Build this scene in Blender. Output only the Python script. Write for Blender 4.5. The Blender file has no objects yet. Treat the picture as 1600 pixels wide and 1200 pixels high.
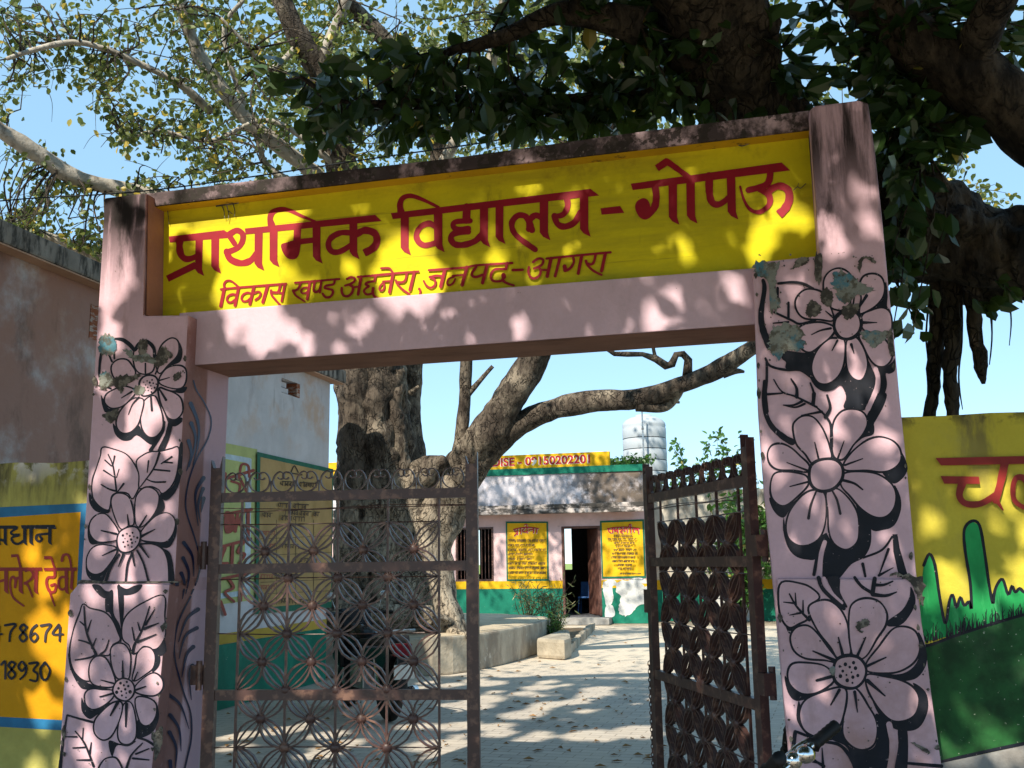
import bpy, bmesh, math, random
from mathutils import Vector, noise
from mathutils.geometry import tessellate_polygon
SC = bpy.context.scene
COL = SC.collection
R = math.radians
random.seed(7)

# ---------------------------------------------------------------- camera
FPX, YAW, PITCH, ROLL = 1561.84, 0.2431062, 0.1749318, -0.0151641
CAM = Vector((2.98976, -4.73057, 1.60695))
_f0 = Vector((-math.sin(YAW), math.cos(YAW), 0)); _r0 = Vector((math.cos(YAW), math.sin(YAW), 0)); _z = Vector((0, 0, 1))
FW = _f0*math.cos(PITCH) + _z*math.sin(PITCH)
_u = _z*math.cos(PITCH) - _f0*math.sin(PITCH)
RT = _r0*math.cos(ROLL) + _u*math.sin(ROLL)
UP = _u*math.cos(ROLL) - _r0*math.sin(ROLL)
cd = bpy.data.cameras.new('camera'); cam = bpy.data.objects.new('camera', cd); COL.objects.link(cam)
cd.sensor_width = 36; cd.lens = FPX/1600*36; cd.clip_start = 0.05; cd.clip_end = 3000
from mathutils import Matrix
cam.matrix_world = Matrix(((RT.x, UP.x, -FW.x, CAM.x), (RT.y, UP.y, -FW.y, CAM.y), (RT.z, UP.z, -FW.z, CAM.z), (0, 0, 0, 1)))
SC.camera = cam

# ---------------------------------------------------------------- sky, sun, exposure
SUN_EL, SUN_AZ = R(42), R(14)          # azimuth measured from -Y towards -X
SUND = Vector((-math.sin(SUN_AZ)*math.cos(SUN_EL), -math.cos(SUN_AZ)*math.cos(SUN_EL), math.sin(SUN_EL)))
w = bpy.data.worlds.new('World'); SC.world = w; w.use_nodes = True
nt = w.node_tree; bg = nt.nodes['Background']
sky = nt.nodes.new('ShaderNodeTexSky'); sky.sky_type = 'NISHITA'; sky.sun_disc = False
sky.sun_elevation = SUN_EL; sky.sun_rotation = math.atan2(SUND.x, SUND.y)
sky.air_density = 0.8; sky.dust_density = 0.0; sky.ozone_density = 2.0
mxs = nt.nodes.new('ShaderNodeMix'); mxs.data_type = 'RGBA'; mxs.inputs[0].default_value = 0.72; mxs.inputs[7].default_value = (1.22, 2.15, 2.85, 1)
nt.links.new(sky.outputs[0], mxs.inputs[6]); nt.links.new(mxs.outputs[2], bg.inputs[0]); bg.inputs[1].default_value = 0.15
sd = bpy.data.lights.new('sun', 'SUN'); sd.energy = 3.3; sd.angle = R(0.53); sd.color = (1, 0.92, 0.78)
so = bpy.data.objects.new('sun', sd); COL.objects.link(so); so.rotation_euler = SUND.to_track_quat('Z', 'Y').to_euler(); so.location = SUND*60
SC.view_settings.view_transform = 'Standard'; SC.view_settings.look = 'None'
SC.view_settings.exposure = 1.2; SC.view_settings.gamma = 1
SC.cycles.max_bounces = 6; SC.cycles.diffuse_bounces = 4; SC.cycles.transparent_max_bounces = 8

# ---------------------------------------------------------------- pixel helpers (1600x1200 photograph)
def ray(px, py): return FW + RT*((px-800)/FPX) - UP*((py-600)/FPX)
def un(px, py, ax, val):
    d = ray(px, py); return CAM + d*((val-CAM[ax])/d[ax])
def dep(px, py, D): return CAM + ray(px, py)*D
class Plane:
    def __init__(s, p, n): s.p = Vector(p); s.n = Vector(n).normalized()
    def __call__(s, px, py, off=0.0):
        d = ray(px, py); return CAM + d*(((s.p + s.n*off - CAM).dot(s.n))/d.dot(s.n))

# ---------------------------------------------------------------- materials
def new_mat(name):
    m = bpy.data.materials.new(name); m.use_nodes = True
    return m, m.node_tree, m.node_tree.nodes['Principled BSDF']
def N(nt, t, **k):
    n = nt.nodes.new(t)
    for a, v in k.items():
        if a.startswith('i_'):
            n.inputs[int(a[2:])].default_value = v
        else: setattr(n, a, v)
    return n
def c4(c): return (c[0], c[1], c[2], 1)
def noise_fac(nt, pos, scale, lo, hi, detail=6, stretch=None, rough=0.6, off=0.0):
    src = pos
    if stretch or off:
        mp = N(nt, 'ShaderNodeMapping'); nt.links.new(pos, mp.inputs[0]); src = mp.outputs[0]
        mp.inputs['Scale'].default_value = stretch or (1, 1, 1); mp.inputs['Location'].default_value = (off, off*1.7, off*0.6)
    n = N(nt, 'ShaderNodeTexNoise'); n.inputs['Scale'].default_value = scale; n.inputs['Detail'].default_value = detail; n.inputs['Roughness'].default_value = rough
    nt.links.new(src, n.inputs['Vector'])
    r = N(nt, 'ShaderNodeMapRange'); r.inputs[1].default_value = lo; r.inputs[2].default_value = hi; r.interpolation_type = 'SMOOTHSTEP'
    nt.links.new(n.outputs[0], r.inputs[0]); return r.outputs[0], n.outputs[0]
def mixc(nt, fac, a, b, blend='MIX'):
    m = N(nt, 'ShaderNodeMix', data_type='RGBA', blend_type=blend)
    for s, v in ((m.inputs[0], fac), (m.inputs[6], a), (m.inputs[7], b)):
        if isinstance(v, (int, float)): s.default_value = v
        elif isinstance(v, tuple): s.default_value = c4(v)
        else: nt.links.new(v, s)
    return m.outputs[2]
def mul(nt, a, b, op='MULTIPLY'):
    m = N(nt, 'ShaderNodeMath', operation=op); m.use_clamp = True
    for s, v in ((m.inputs[0], a), (m.inputs[1], b)):
        if isinstance(v, (int, float)): s.default_value = v
        else: nt.links.new(v, s)
    return m.outputs[0]
def axis_ramp(nt, pos, ax, a, b):
    s = N(nt, 'ShaderNodeSeparateXYZ'); nt.links.new(pos, s.inputs[0])
    r = N(nt, 'ShaderNodeMapRange'); r.inputs[1].default_value = a; r.inputs[2].default_value = b
    nt.links.new(s.outputs[ax], r.inputs[0]); return r.outputs[0]
def plaster(name, base, var=0.18, stains=(), bump=0.25, rough=0.85, fine=60, spec=0.12):
    """stains: (colour, scale, lo, hi, amount, stretch or None, (axis, a, b) or None)"""
    m, nt, b = new_mat(name)
    g = N(nt, 'ShaderNodeNewGeometry'); pos = g.outputs['Position']
    f1, n1 = noise_fac(nt, pos, 2.3, 0.3, 0.7)
    col = mixc(nt, f1, tuple(x*(1-var) for x in base), tuple(min(1, x*(1+var*0.6)) for x in base))
    f2, n2 = noise_fac(nt, pos, fine, 0.2, 0.8, 3)
    col = mixc(nt, mul(nt, f2, 0.22), col, tuple(x*0.72 for x in base))
    for i, (sc_, scale, lo, hi, amt, st, axr) in enumerate(stains):
        f, _ = noise_fac(nt, pos, scale, lo, hi, 8, st, 0.65, 3.1*i+1)
        f = mul(nt, f, amt)
        if axr:
            f3, _ = noise_fac(nt, pos, scale, 0.0, 1.0, 6, st, 0.65, 9.0+i)
            ar = axis_ramp(nt, pos, *axr)
            f = mul(nt, f, ar)
        col = mixc(nt, f, col, sc_)
    nt.links.new(col, b.inputs['Base Color']); b.inputs['Roughness'].default_value = rough
    b.inputs['Specular IOR Level'].default_value = spec
    bp = N(nt, 'ShaderNodeBump'); bp.inputs['Strength'].default_value = bump; bp.inputs['Distance'].default_value = 0.02
    f4, n4 = noise_fac(nt, pos, 14, 0, 1, 8)
    nt.links.new(n4, bp.inputs['Height']); nt.links.new(bp.outputs[0], b.inputs['Normal'])
    return m
def leaf_mat(name, a, b_, yellow=(0.5, 0.36, 0.05), yfrac=0.0, trans=0.35, rough=0.45):
    m, nt, b = new_mat(name)
    g = N(nt, 'ShaderNodeNewGeometry'); rnd = g.outputs['Random Per Island']
    col = mixc(nt, rnd, a, b_)
    if yfrac > 0:
        mr = N(nt, 'ShaderNodeMapRange'); mr.inputs[1].default_value = 1-yfrac; mr.inputs[2].default_value = 1-yfrac+0.01
        nt.links.new(rnd, mr.inputs[0]); col = mixc(nt, mr.outputs[0], col, yellow)
    nt.links.new(col, b.inputs['Base Color']); b.inputs['Roughness'].default_value = rough
    t = N(nt, 'ShaderNodeBsdfTranslucent'); nt.links.new(mixc(nt, 0.5, col, (0.25, 0.3, 0.04)), t.inputs[0])
    mx = N(nt, 'ShaderNodeMixShader'); mx.inputs[0].default_value = trans
    nt.links.new(b.outputs[0], mx.inputs[1]); nt.links.new(t.outputs[0], mx.inputs[2])
    nt.links.new(mx.outputs[0], nt.nodes['Material Output'].inputs[0]); return m
def bark_mat(name, light, dark, scale=5, lo=0.38, hi=0.62, patch=None, upper=None):
    m, nt, b = new_mat(name)
    g = N(nt, 'ShaderNodeNewGeometry'); pos = g.outputs['Position']
    f, n = noise_fac(nt, pos, scale, lo, hi, 10, (1, 1, 0.35), 0.7)
    col = mixc(nt, f, dark, light)
    f2, n2 = noise_fac(nt, pos, 1.3, 0.45, 0.7, 4, None, 0.5, 5)
    col = mixc(nt, mul(nt, f2, 0.5), col, tuple(x*0.45 for x in light))
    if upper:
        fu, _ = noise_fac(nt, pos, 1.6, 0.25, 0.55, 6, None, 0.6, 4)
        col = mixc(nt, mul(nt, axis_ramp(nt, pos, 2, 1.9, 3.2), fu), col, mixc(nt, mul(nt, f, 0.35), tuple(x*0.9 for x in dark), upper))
    if patch:
        f3, _ = noise_fac(nt, pos, 3.0, 0.55, 0.6, 8, None, 0.6, 11); col = mixc(nt, mul(nt, f3, 0.7), col, patch)
    nt.links.new(col, b.inputs['Base Color']); b.inputs['Roughness'].default_value = 0.9; b.inputs['Specular IOR Level'].default_value = 0.2
    fc, nc = noise_fac(nt, pos, 22, 0.30, 0.44, 6, (1, 1, 0.45), 0.6, 7)      # pits and cracks
    vo = N(nt, 'ShaderNodeTexVoronoi', feature='DISTANCE_TO_EDGE'); vo.inputs['Scale'].default_value = 13
    mpv = N(nt, 'ShaderNodeMapping'); mpv.inputs['Scale'].default_value = (1, 1, 0.3); nt.links.new(pos, mpv.inputs[0])
    mvd = N(nt, 'ShaderNodeMix', data_type='RGBA'); mvd.inputs[0].default_value = 0.25; nt.links.new(mpv.outputs[0], mvd.inputs[6])
    nv = N(nt, 'ShaderNodeTexNoise'); nv.inputs['Scale'].default_value = 4; nt.links.new(pos, nv.inputs['Vector']); nt.links.new(nv.outputs['Color'], mvd.inputs[7]); nt.links.new(mvd.outputs[2], vo.inputs['Vector'])
    cr = N(nt, 'ShaderNodeMapRange'); cr.inputs[1].default_value = 0.0; cr.inputs[2].default_value = 0.06; nt.links.new(vo.outputs['Distance'], cr.inputs[0])
    fz, _ = noise_fac(nt, pos, 2.5, 0.42, 0.62, 4, None, 0.6, 13)
    vsoft = N(nt, 'ShaderNodeMath', operation='MAXIMUM'); nt.links.new(cr.outputs[0], vsoft.inputs[0]); nt.links.new(fz, vsoft.inputs[1])
    crk = mul(nt, vsoft.outputs[0], fc)
    col = mixc(nt, crk, mixc(nt, 0.6, col, tuple(x*0.6 for x in dark)), col); nt.links.new(col, b.inputs['Base Color'])
    hh = N(nt, 'ShaderNodeMath', operation='MULTIPLY_ADD'); nt.links.new(crk, hh.inputs[0]); hh.inputs[1].default_value = 0.7; nt.links.new(n, hh.inputs[2])
    bp = N(nt, 'ShaderNodeBump'); bp.inputs['Strength'].default_value = 1.0; bp.inputs['Distance'].default_value = 0.06
    nt.links.new(hh.outputs[0], bp.inputs['Height']); nt.links.new(bp.outputs[0], b.inputs['Normal']); return m
def metal_mat(name, col, rust, rough=0.5, metallic=0.0, lo=0.5, hi=0.65, scale=18):
    m, nt, b = new_mat(name)
    g = N(nt, 'ShaderNodeNewGeometry'); pos = g.outputs['Position']
    f, n = noise_fac(nt, pos, scale, lo, hi, 8)
    nt.links.new(mixc(nt, f, col, rust), b.inputs['Base Color'])
    b.inputs['Roughness'].default_value = rough; b.inputs['Metallic'].default_value = metallic
    bp = N(nt, 'ShaderNodeBump'); bp.inputs['Strength'].default_value = 0.25; bp.inputs['Distance'].default_value = 0.005
    nt.links.new(n, bp.inputs['Height']); nt.links.new(bp.outputs[0], b.inputs['Normal']); return m
MOLD = (0.02, 0.017, 0.016)
PINK = (0.67, 0.45, 0.51)
M = {}
M['pink'] = plaster('pink_limewash', PINK, 0.14, [
    ((0.34, 0.18, 0.13), 2.2, 0.40, 0.65, 0.8, None, (2, 1.7, 0.6)),
    ((0.34, 0.22, 0.2), 7, 0.55, 0.75, 0.5, (1, 1, 0.25), None),
    (MOLD, 9, 0.36, 0.56, 0.96, (1, 1, 0.10), (2, 3.0, 3.55)), (MOLD, 2.2, 0.5, 0.6, 0.85, (1, 1, 0.3), (2, 2.95, 3.2)),
    ((0.12, 0.10, 0.08), 30, 0.68, 0.72, 0.7, None, None)], 0.22)
M['beam_pink'] = plaster('pink_beam_paint', (0.66, 0.48, 0.55), 0.1, [
    ((0.36, 0.27, 0.27), 5, 0.55, 0.8, 0.5, (1, 1, 0.3), None), ((0.1, 0.08, 0.07), 26, 0.69, 0.73, 0.7, None, None)], 0.2)
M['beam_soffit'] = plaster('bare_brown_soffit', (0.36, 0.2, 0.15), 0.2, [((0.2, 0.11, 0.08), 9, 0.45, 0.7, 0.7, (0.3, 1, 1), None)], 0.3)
M['band'] = plaster('mouldy_pink_band', (0.58, 0.42, 0.45), 0.2, [
    (MOLD, 3.3, 0.43, 0.56, 0.9, (1, 1, 0.8), None), (MOLD, 2.0, 0.3, 0.5, 0.85, (1, 1, 1), (0, 1.9, 0.3)), ((0.04, 0.035, 0.03), 14, 0.5, 0.56, 0.85, None, None), ((0.3, 0.24, 0.22), 40, 0.62, 0.7, 0.6, None, None)], 0.4)
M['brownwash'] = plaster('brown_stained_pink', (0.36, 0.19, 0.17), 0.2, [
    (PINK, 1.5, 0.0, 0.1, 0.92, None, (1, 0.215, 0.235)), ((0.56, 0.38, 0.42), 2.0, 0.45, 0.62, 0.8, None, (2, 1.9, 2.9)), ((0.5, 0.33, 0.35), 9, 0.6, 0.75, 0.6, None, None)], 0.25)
M['orange_pink'] = plaster('brown_reveal', (0.42, 0.21, 0.17), 0.2, [((0.08, 0.05, 0.05), 4, 0.42, 0.6, 0.9, (1, 1, .3), (2, 3.1, 3.6))], 0.25)
M['yellow'] = plaster('sign_yellow', (0.70, 0.60, 0.015), 0.10, [
    ((0.40, 0.33, 0.02), 3, 0.42, 0.7, 0.75, (0.35, 1, 2.2), None), ((0.30, 0.22, 0.02), 4, 0.62, 0.66, 0.55, (0.12, 1, 6), None), ((0.2, 0.15, 0.02), 9, 0.6, 0.75, 0.5, (1, 1, .4), None), ((0.14, 0.12, 0.03), 22, 0.68, 0.73, 0.7, None, None),
    ((0.22, 0.16, 0.02), 5, 0.5, 0.7, 0.8, None, (2, 3.5, 3.66)), ((0.30, 0.42, 0.05), 2.5, 0.4, 0.65, 0.6, None, (2, 3.1, 2.95))], 0.12, 0.7)
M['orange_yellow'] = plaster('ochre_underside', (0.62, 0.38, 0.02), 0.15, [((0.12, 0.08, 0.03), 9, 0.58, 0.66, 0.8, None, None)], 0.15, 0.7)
def flat_paint(name, col, rough=0.5, var=0.15, chip=None):
    m, nt, b = new_mat(name); g = N(nt, 'ShaderNodeNewGeometry')
    f, n = noise_fac(nt, g.outputs['Position'], 9, 0.3, 0.7)
    c = mixc(nt, f, tuple(x*(1-var) for x in col), tuple(x*(1+var) for x in col))
    if chip:
        f2, _ = noise_fac(nt, g.outputs['Position'], 55, 0.66, 0.70); c = mixc(nt, f2, c, chip); f3, _ = noise_fac(nt, g.outputs['Position'], 3.0, 0.5, 0.75); c = mixc(nt, mul(nt, f3, 0.12), c, chip)
    nt.links.new(c, b.inputs['Base Color']); b.inputs['Roughness'].default_value = rough; b.inputs['Specular IOR Level'].default_value = 0.25; return m
M['red'] = flat_paint('crimson_paint', (0.30, 0.008, 0.02), 0.5, 0.12)
M['red2'] = flat_paint('dark_red_paint', (0.26, 0.02, 0.015), 0.5)
M['black'] = flat_paint('black_paint', (0.007, 0.009, 0.016), 0.6, 0.2, (0.4, 0.3, 0.32))
M['navy'] = flat_paint('navy_paint', (0.012, 0.016, 0.06), 0.4)
M['peel'] = plaster('peeling_teal_plaster', (0.24, 0.25, 0.22), 0.4, [((0.07, 0.2, 0.26), 9, 0.5, 0.6, 0.9, None, None), ((0.10, 0.09, 0.07), 24, 0.48, 0.6, 0.85, None, None)], 0.9)
M['rot'] = plaster('grey_lichen', (0.2, 0.18, 0.15), 0.4, [((0.05, 0.045, 0.04), 28, 0.42, 0.55, 0.9, None, None)], 0.9)
M['gate'] = metal_mat('brown_gate_paint', (0.075, 0.036, 0.03), (0.19, 0.10, 0.07), 0.42)
M['chrome'] = metal_mat('chrome', (0.8, 0.8, 0.8), (0.5, 0.45, 0.4), 0.12, 1.0, 0.66, 0.8)
M['rubber'] = flat_paint('black_rubber', (0.012, 0.012, 0.013), 0.55)
M['gloss_black'] = flat_paint('gloss_black', (0.012, 0.012, 0.014), 0.15)
M['red_lens'] = flat_paint('red_lens', (0.22, 0.006, 0.01), 0.12)
M['white'] = flat_paint('white_paint', (0.75, 0.75, 0.72), 0.5)
M['steel'] = metal_mat('dull_steel', (0.45, 0.45, 0.45), (0.3, 0.22, 0.16), 0.35, 0.9)
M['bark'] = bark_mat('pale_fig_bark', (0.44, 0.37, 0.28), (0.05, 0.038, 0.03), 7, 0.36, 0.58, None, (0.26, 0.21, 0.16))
M['bark_light'] = bark_mat('light_grey_bark', (0.42, 0.37, 0.30), (0.16, 0.13, 0.10), 5, 0.3, 0.6)
M['bark_dark'] = bark_mat('dark_banyan_bark', (0.11, 0.085, 0.06), (0.02, 0.016, 0.013), 6, 0.38, 0.66)
M['leaf_dark'] = leaf_mat('dark_glossy_leaf', (0.012, 0.034, 0.010), (0.04, 0.085, 0.02), (0.35, 0.28, 0.05), 0.012, 0.16, 0.32)
M['leaf_light'] = leaf_mat('peepal_leaf', (0.03, 0.055, 0.014), (0.17, 0.20, 0.05), (0.5, 0.36, 0.05), 0.07, 0.34)
M['leaf_bush'] = leaf_mat('bush_leaf', (0.03, 0.10, 0.02), (0.08, 0.2, 0.03), (0.4, 0.35, 0.08), 0.03, 0.3)
M['leaf_grey'] = leaf_mat('dusty_shrub_leaf', (0.06, 0.09, 0.03), (0.2, 0.22, 0.1), (0.45, 0.38, 0.2), 0.08, 0.25)

# ---------------------------------------------------------------- mesh builder
class MB:
    def __init__(s): s.v = []; s.f = []; s.mi = []; s.slot = 0
    def add(s, vs, fs):
        o = len(s.v); s.v += [tuple(p) for p in vs]; s.f += [tuple(i+o for i in f) for f in fs]; s.mi += [s.slot]*len(fs); return s
    def box(s, x0, x1, y0, y1, z0, z1):
        x0, x1 = min(x0, x1), max(x0, x1); y0, y1 = min(y0, y1), max(y0, y1); z0, z1 = min(z0, z1), max(z0, z1)
        return s.add([(x0, y0, z0), (x1, y0, z0), (x1, y1, z0), (x0, y1, z0), (x0, y0, z1), (x1, y0, z1), (x1, y1, z1), (x0, y1, z1)],
                     [(0, 3, 2, 1), (4, 5, 6, 7), (0, 1, 5, 4), (1, 2, 6, 5), (2, 3, 7, 6), (3, 0, 4, 7)])
    def prism(s, pts, off):
        """pts: planar 3D outline; off: extrusion vector"""
        pts = [Vector(p) for p in pts]; off = Vector(off); n = len(pts)
        tri = tessellate_polygon([pts])
        nrm = sum((pts[i].cross(pts[(i+1) % n]) for i in range(n)), Vector())
        flip = nrm.dot(off) > 0
        vs = pts + [p+off for p in pts]; fs = []
        for t in tri:
            a, b, c = t; tn = (pts[b]-pts[a]).cross(pts[c]-pts[a])
            if (tn.dot(off) > 0): t = (a, c, b)
            fs.append(tuple(t)); fs.append((t[0]+n, t[2]+n, t[1]+n))
        for i in range(n):
            j = (i+1) % n
            fs.append((i, i+n, j+n, j) if not flip else (i, j, j+n, i+n))
        return s.add(vs, fs)
    def tube(s, path, rad, seg=8, lump=0.0, cap=True, lscale=2.0, flute=0.0):
        path = [Vector(p) for p in path]; n = len(path)
        if isinstance(rad, (int, float)): rad = [rad]*n
        t0 = (path[1]-path[0]).normalized()
        ref = Vector((0, 0, 1)) if abs(t0.z) < 0.9 else Vector((1, 0, 0))
        u = t0.cross(ref).normalized(); vs = []; fs = []
        for i, p in enumerate(path):
            t = (path[min(i+1, n-1)]-path[max(i-1, 0)]).normalized()
            u = (u - t*u.dot(t)).normalized(); v = t.cross(u)
            for k in range(seg):
                a = 2*math.pi*k/seg; d = u*math.cos(a)+v*math.sin(a); r = rad[i]
                if flute: r *= 1+flute*math.sin(a*5+i*0.15)+flute*0.6*math.sin(a*3+1+i*0.1)
                if lump: r *= 1+lump*noise.noise((p+d*r)*lscale)+lump*0.5*noise.noise((p+d*r)*lscale*3.1)
                vs.append(p+d*r)
        for i in range(n-1):
            for k in range(seg):
                k2 = (k+1) % seg
                fs.append((i*seg+k, i*seg+k2, (i+1)*seg+k2, (i+1)*seg+k))
        if cap: fs.append(tuple(range(seg-1, -1, -1))); fs.append(tuple((n-1)*seg+k for k in range(seg)))
        return s.add(vs, fs)
    def bar(s, path, nrm, th, dp):
        """flat bar swept along path; nrm = direction of its depth dp, thickness th across"""
        path = [Vector(p) for p in path]; nrm = Vector(nrm).normalized(); n = len(path); vs = []; fs = []
        for i, p in enumerate(path):
            t = (path[min(i+1, n-1)]-path[max(i-1, 0)]).normalized(); sd_ = t.cross(nrm).normalized()
            vs += [p+sd_*th/2-nrm*dp/2, p-sd_*th/2-nrm*dp/2, p-sd_*th/2+nrm*dp/2, p+sd_*th/2+nrm*dp/2]
        for i in range(n-1):
            for k in range(4): fs.append((i*4+k, i*4+(k+1) % 4, (i+1)*4+(k+1) % 4, (i+1)*4+k))
        fs += [(3, 2, 1, 0), tuple((n-1)*4+k for k in range(4))]
        return s.add(vs, fs)
    def ell(s, c, r, seg=12, rings=8, lump=0):
        c = Vector(c); vs = [c+Vector((0, 0, r[2]))]; fs = []
        for i in range(1, rings):
            a = math.pi*i/rings
            for k in range(seg):
                b = 2*math.pi*k/seg; d = Vector((math.sin(a)*math.cos(b)*r[0], math.sin(a)*math.sin(b)*r[1], math.cos(a)*r[2]))
                vs.append(c+d*(1+lump*noise.noise((c+d)*3)))
        vs.append(c-Vector((0, 0, r[2]))); L = len(vs)-1
        for k in range(seg): fs.append((0, 1+k, 1+(k+1) % seg)); fs.append((L, 1+(rings-2)*seg+(k+1) % seg, 1+(rings-2)*seg+k))
        for i in range(rings-2):
            for k in range(seg): a = 1+i*seg; fs.append((a+k, a+seg+k, a+seg+(k+1) % seg, a+(k+1) % seg))
        return s.add(vs, fs)
    def lathe(s, c, prof, axis='z', seg=24):
        vs = []; fs = []; n = len(prof)
        for r, h in prof:
            for k in range(seg):
                a = 2*math.pi*k/seg; x, y = r*math.cos(a), r*math.sin(a)
                vs.append(Vector(c)+(Vector((x, y, h)) if axis == 'z' else Vector((x, h, y)) if axis == 'y' else Vector((h, x, y))))
        for i in range(n-1):
            for k in range(seg): fs.append((i*seg+k, i*seg+(k+1) % seg, (i+1)*seg+(k+1) % seg, (i+1)*seg+k))
        fs += [tuple(range(seg-1, -1, -1)), tuple((n-1)*seg+k for k in range(seg))]
        return s.add(vs, fs)
    def build(s, name, mats, parent=None, smooth=False, bevel=0.0, local=False, fixn=False):
        me = bpy.data.meshes.new(name); o = bpy.data.objects.new(name, me); COL.objects.link(o)
        org = Vector((0, 0, 0))
        if parent is not None:
            o.parent = parent
            if not local:
                q = parent
                while q is not None: org += q.location; q = q.parent
        vs = s.v if local or org.length == 0 else [(p[0]-org.x, p[1]-org.y, p[2]-org.z) for p in s.v]
        me.from_pydata(vs, [], s.f)
        if not isinstance(mats, (list, tuple)): mats = [mats]
        for m in mats: me.materials.append(m)
        me.polygons.foreach_set('material_index', s.mi)
        if bevel or fixn:
            bm = bmesh.new(); bm.from_mesh(me)
            bmesh.ops.recalc_face_normals(bm, faces=bm.faces)
            if bevel:
                bmesh.ops.remove_doubles(bm, verts=bm.verts, dist=1e-4)
                es = [e for e in bm.edges if len(e.link_faces) == 2 and e.calc_face_angle(0) > 0.5]
                bmesh.ops.bevel(bm, geom=es, offset=bevel, segments=2, affect='EDGES', profile=0.6)
            bm.to_mesh(me); bm.free()
        if smooth: me.polygons.foreach_set('use_smooth', [True]*len(me.polygons))
        me.update(); return o
def tag(o, label=None, cat=None, group=None, kind=None):
    for k, v in (('label', label), ('category', cat), ('group', group), ('kind', kind)):
        if v: o[k] = v
    return o
def thing(name, loc, label, cat, group=None, rz=0.0):
    o = bpy.data.objects.new(name, None); COL.objects.link(o); o.location = loc; o.rotation_euler = (0, 0, rz)
    o.empty_display_size = 0.2
    return tag(o, label, cat, group)
def P(s): return [tuple(float(a) for a in q.split(',')) for q in s.split()]
def cat_open(p, n=6):
    if len(p) < 3: return [tuple(q) for q in p]
    d = len(p[0]); out = []; P_ = [p[0]]+list(p)+[p[-1]]
    for i in range(1, len(P_)-2):
        for k in range(n):
            t = k/n; a, b, c, e = P_[i-1], P_[i], P_[i+1], P_[i+2]
            out.append(tuple(0.5*(2*b[j]+(c[j]-a[j])*t+(2*a[j]-5*b[j]+4*c[j]-e[j])*t*t+(3*b[j]-a[j]-3*c[j]+e[j])*t**3) for j in range(d)))
    out.append(tuple(p[-1])); return out
def cat_closed(p, n=5):
    m = len(p); out = []; d = len(p[0])
    for i in range(m):
        a, b, c, e = p[i-1], p[i], p[(i+1) % m], p[(i+2) % m]
        for k in range(n):
            t = k/n
            out.append(tuple(0.5*(2*b[j]+(c[j]-a[j])*t+(2*a[j]-5*b[j]+4*c[j]-e[j])*t*t+(3*b[j]-a[j]-3*c[j]+e[j])*t**3) for j in range(d)))
    return out

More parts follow.
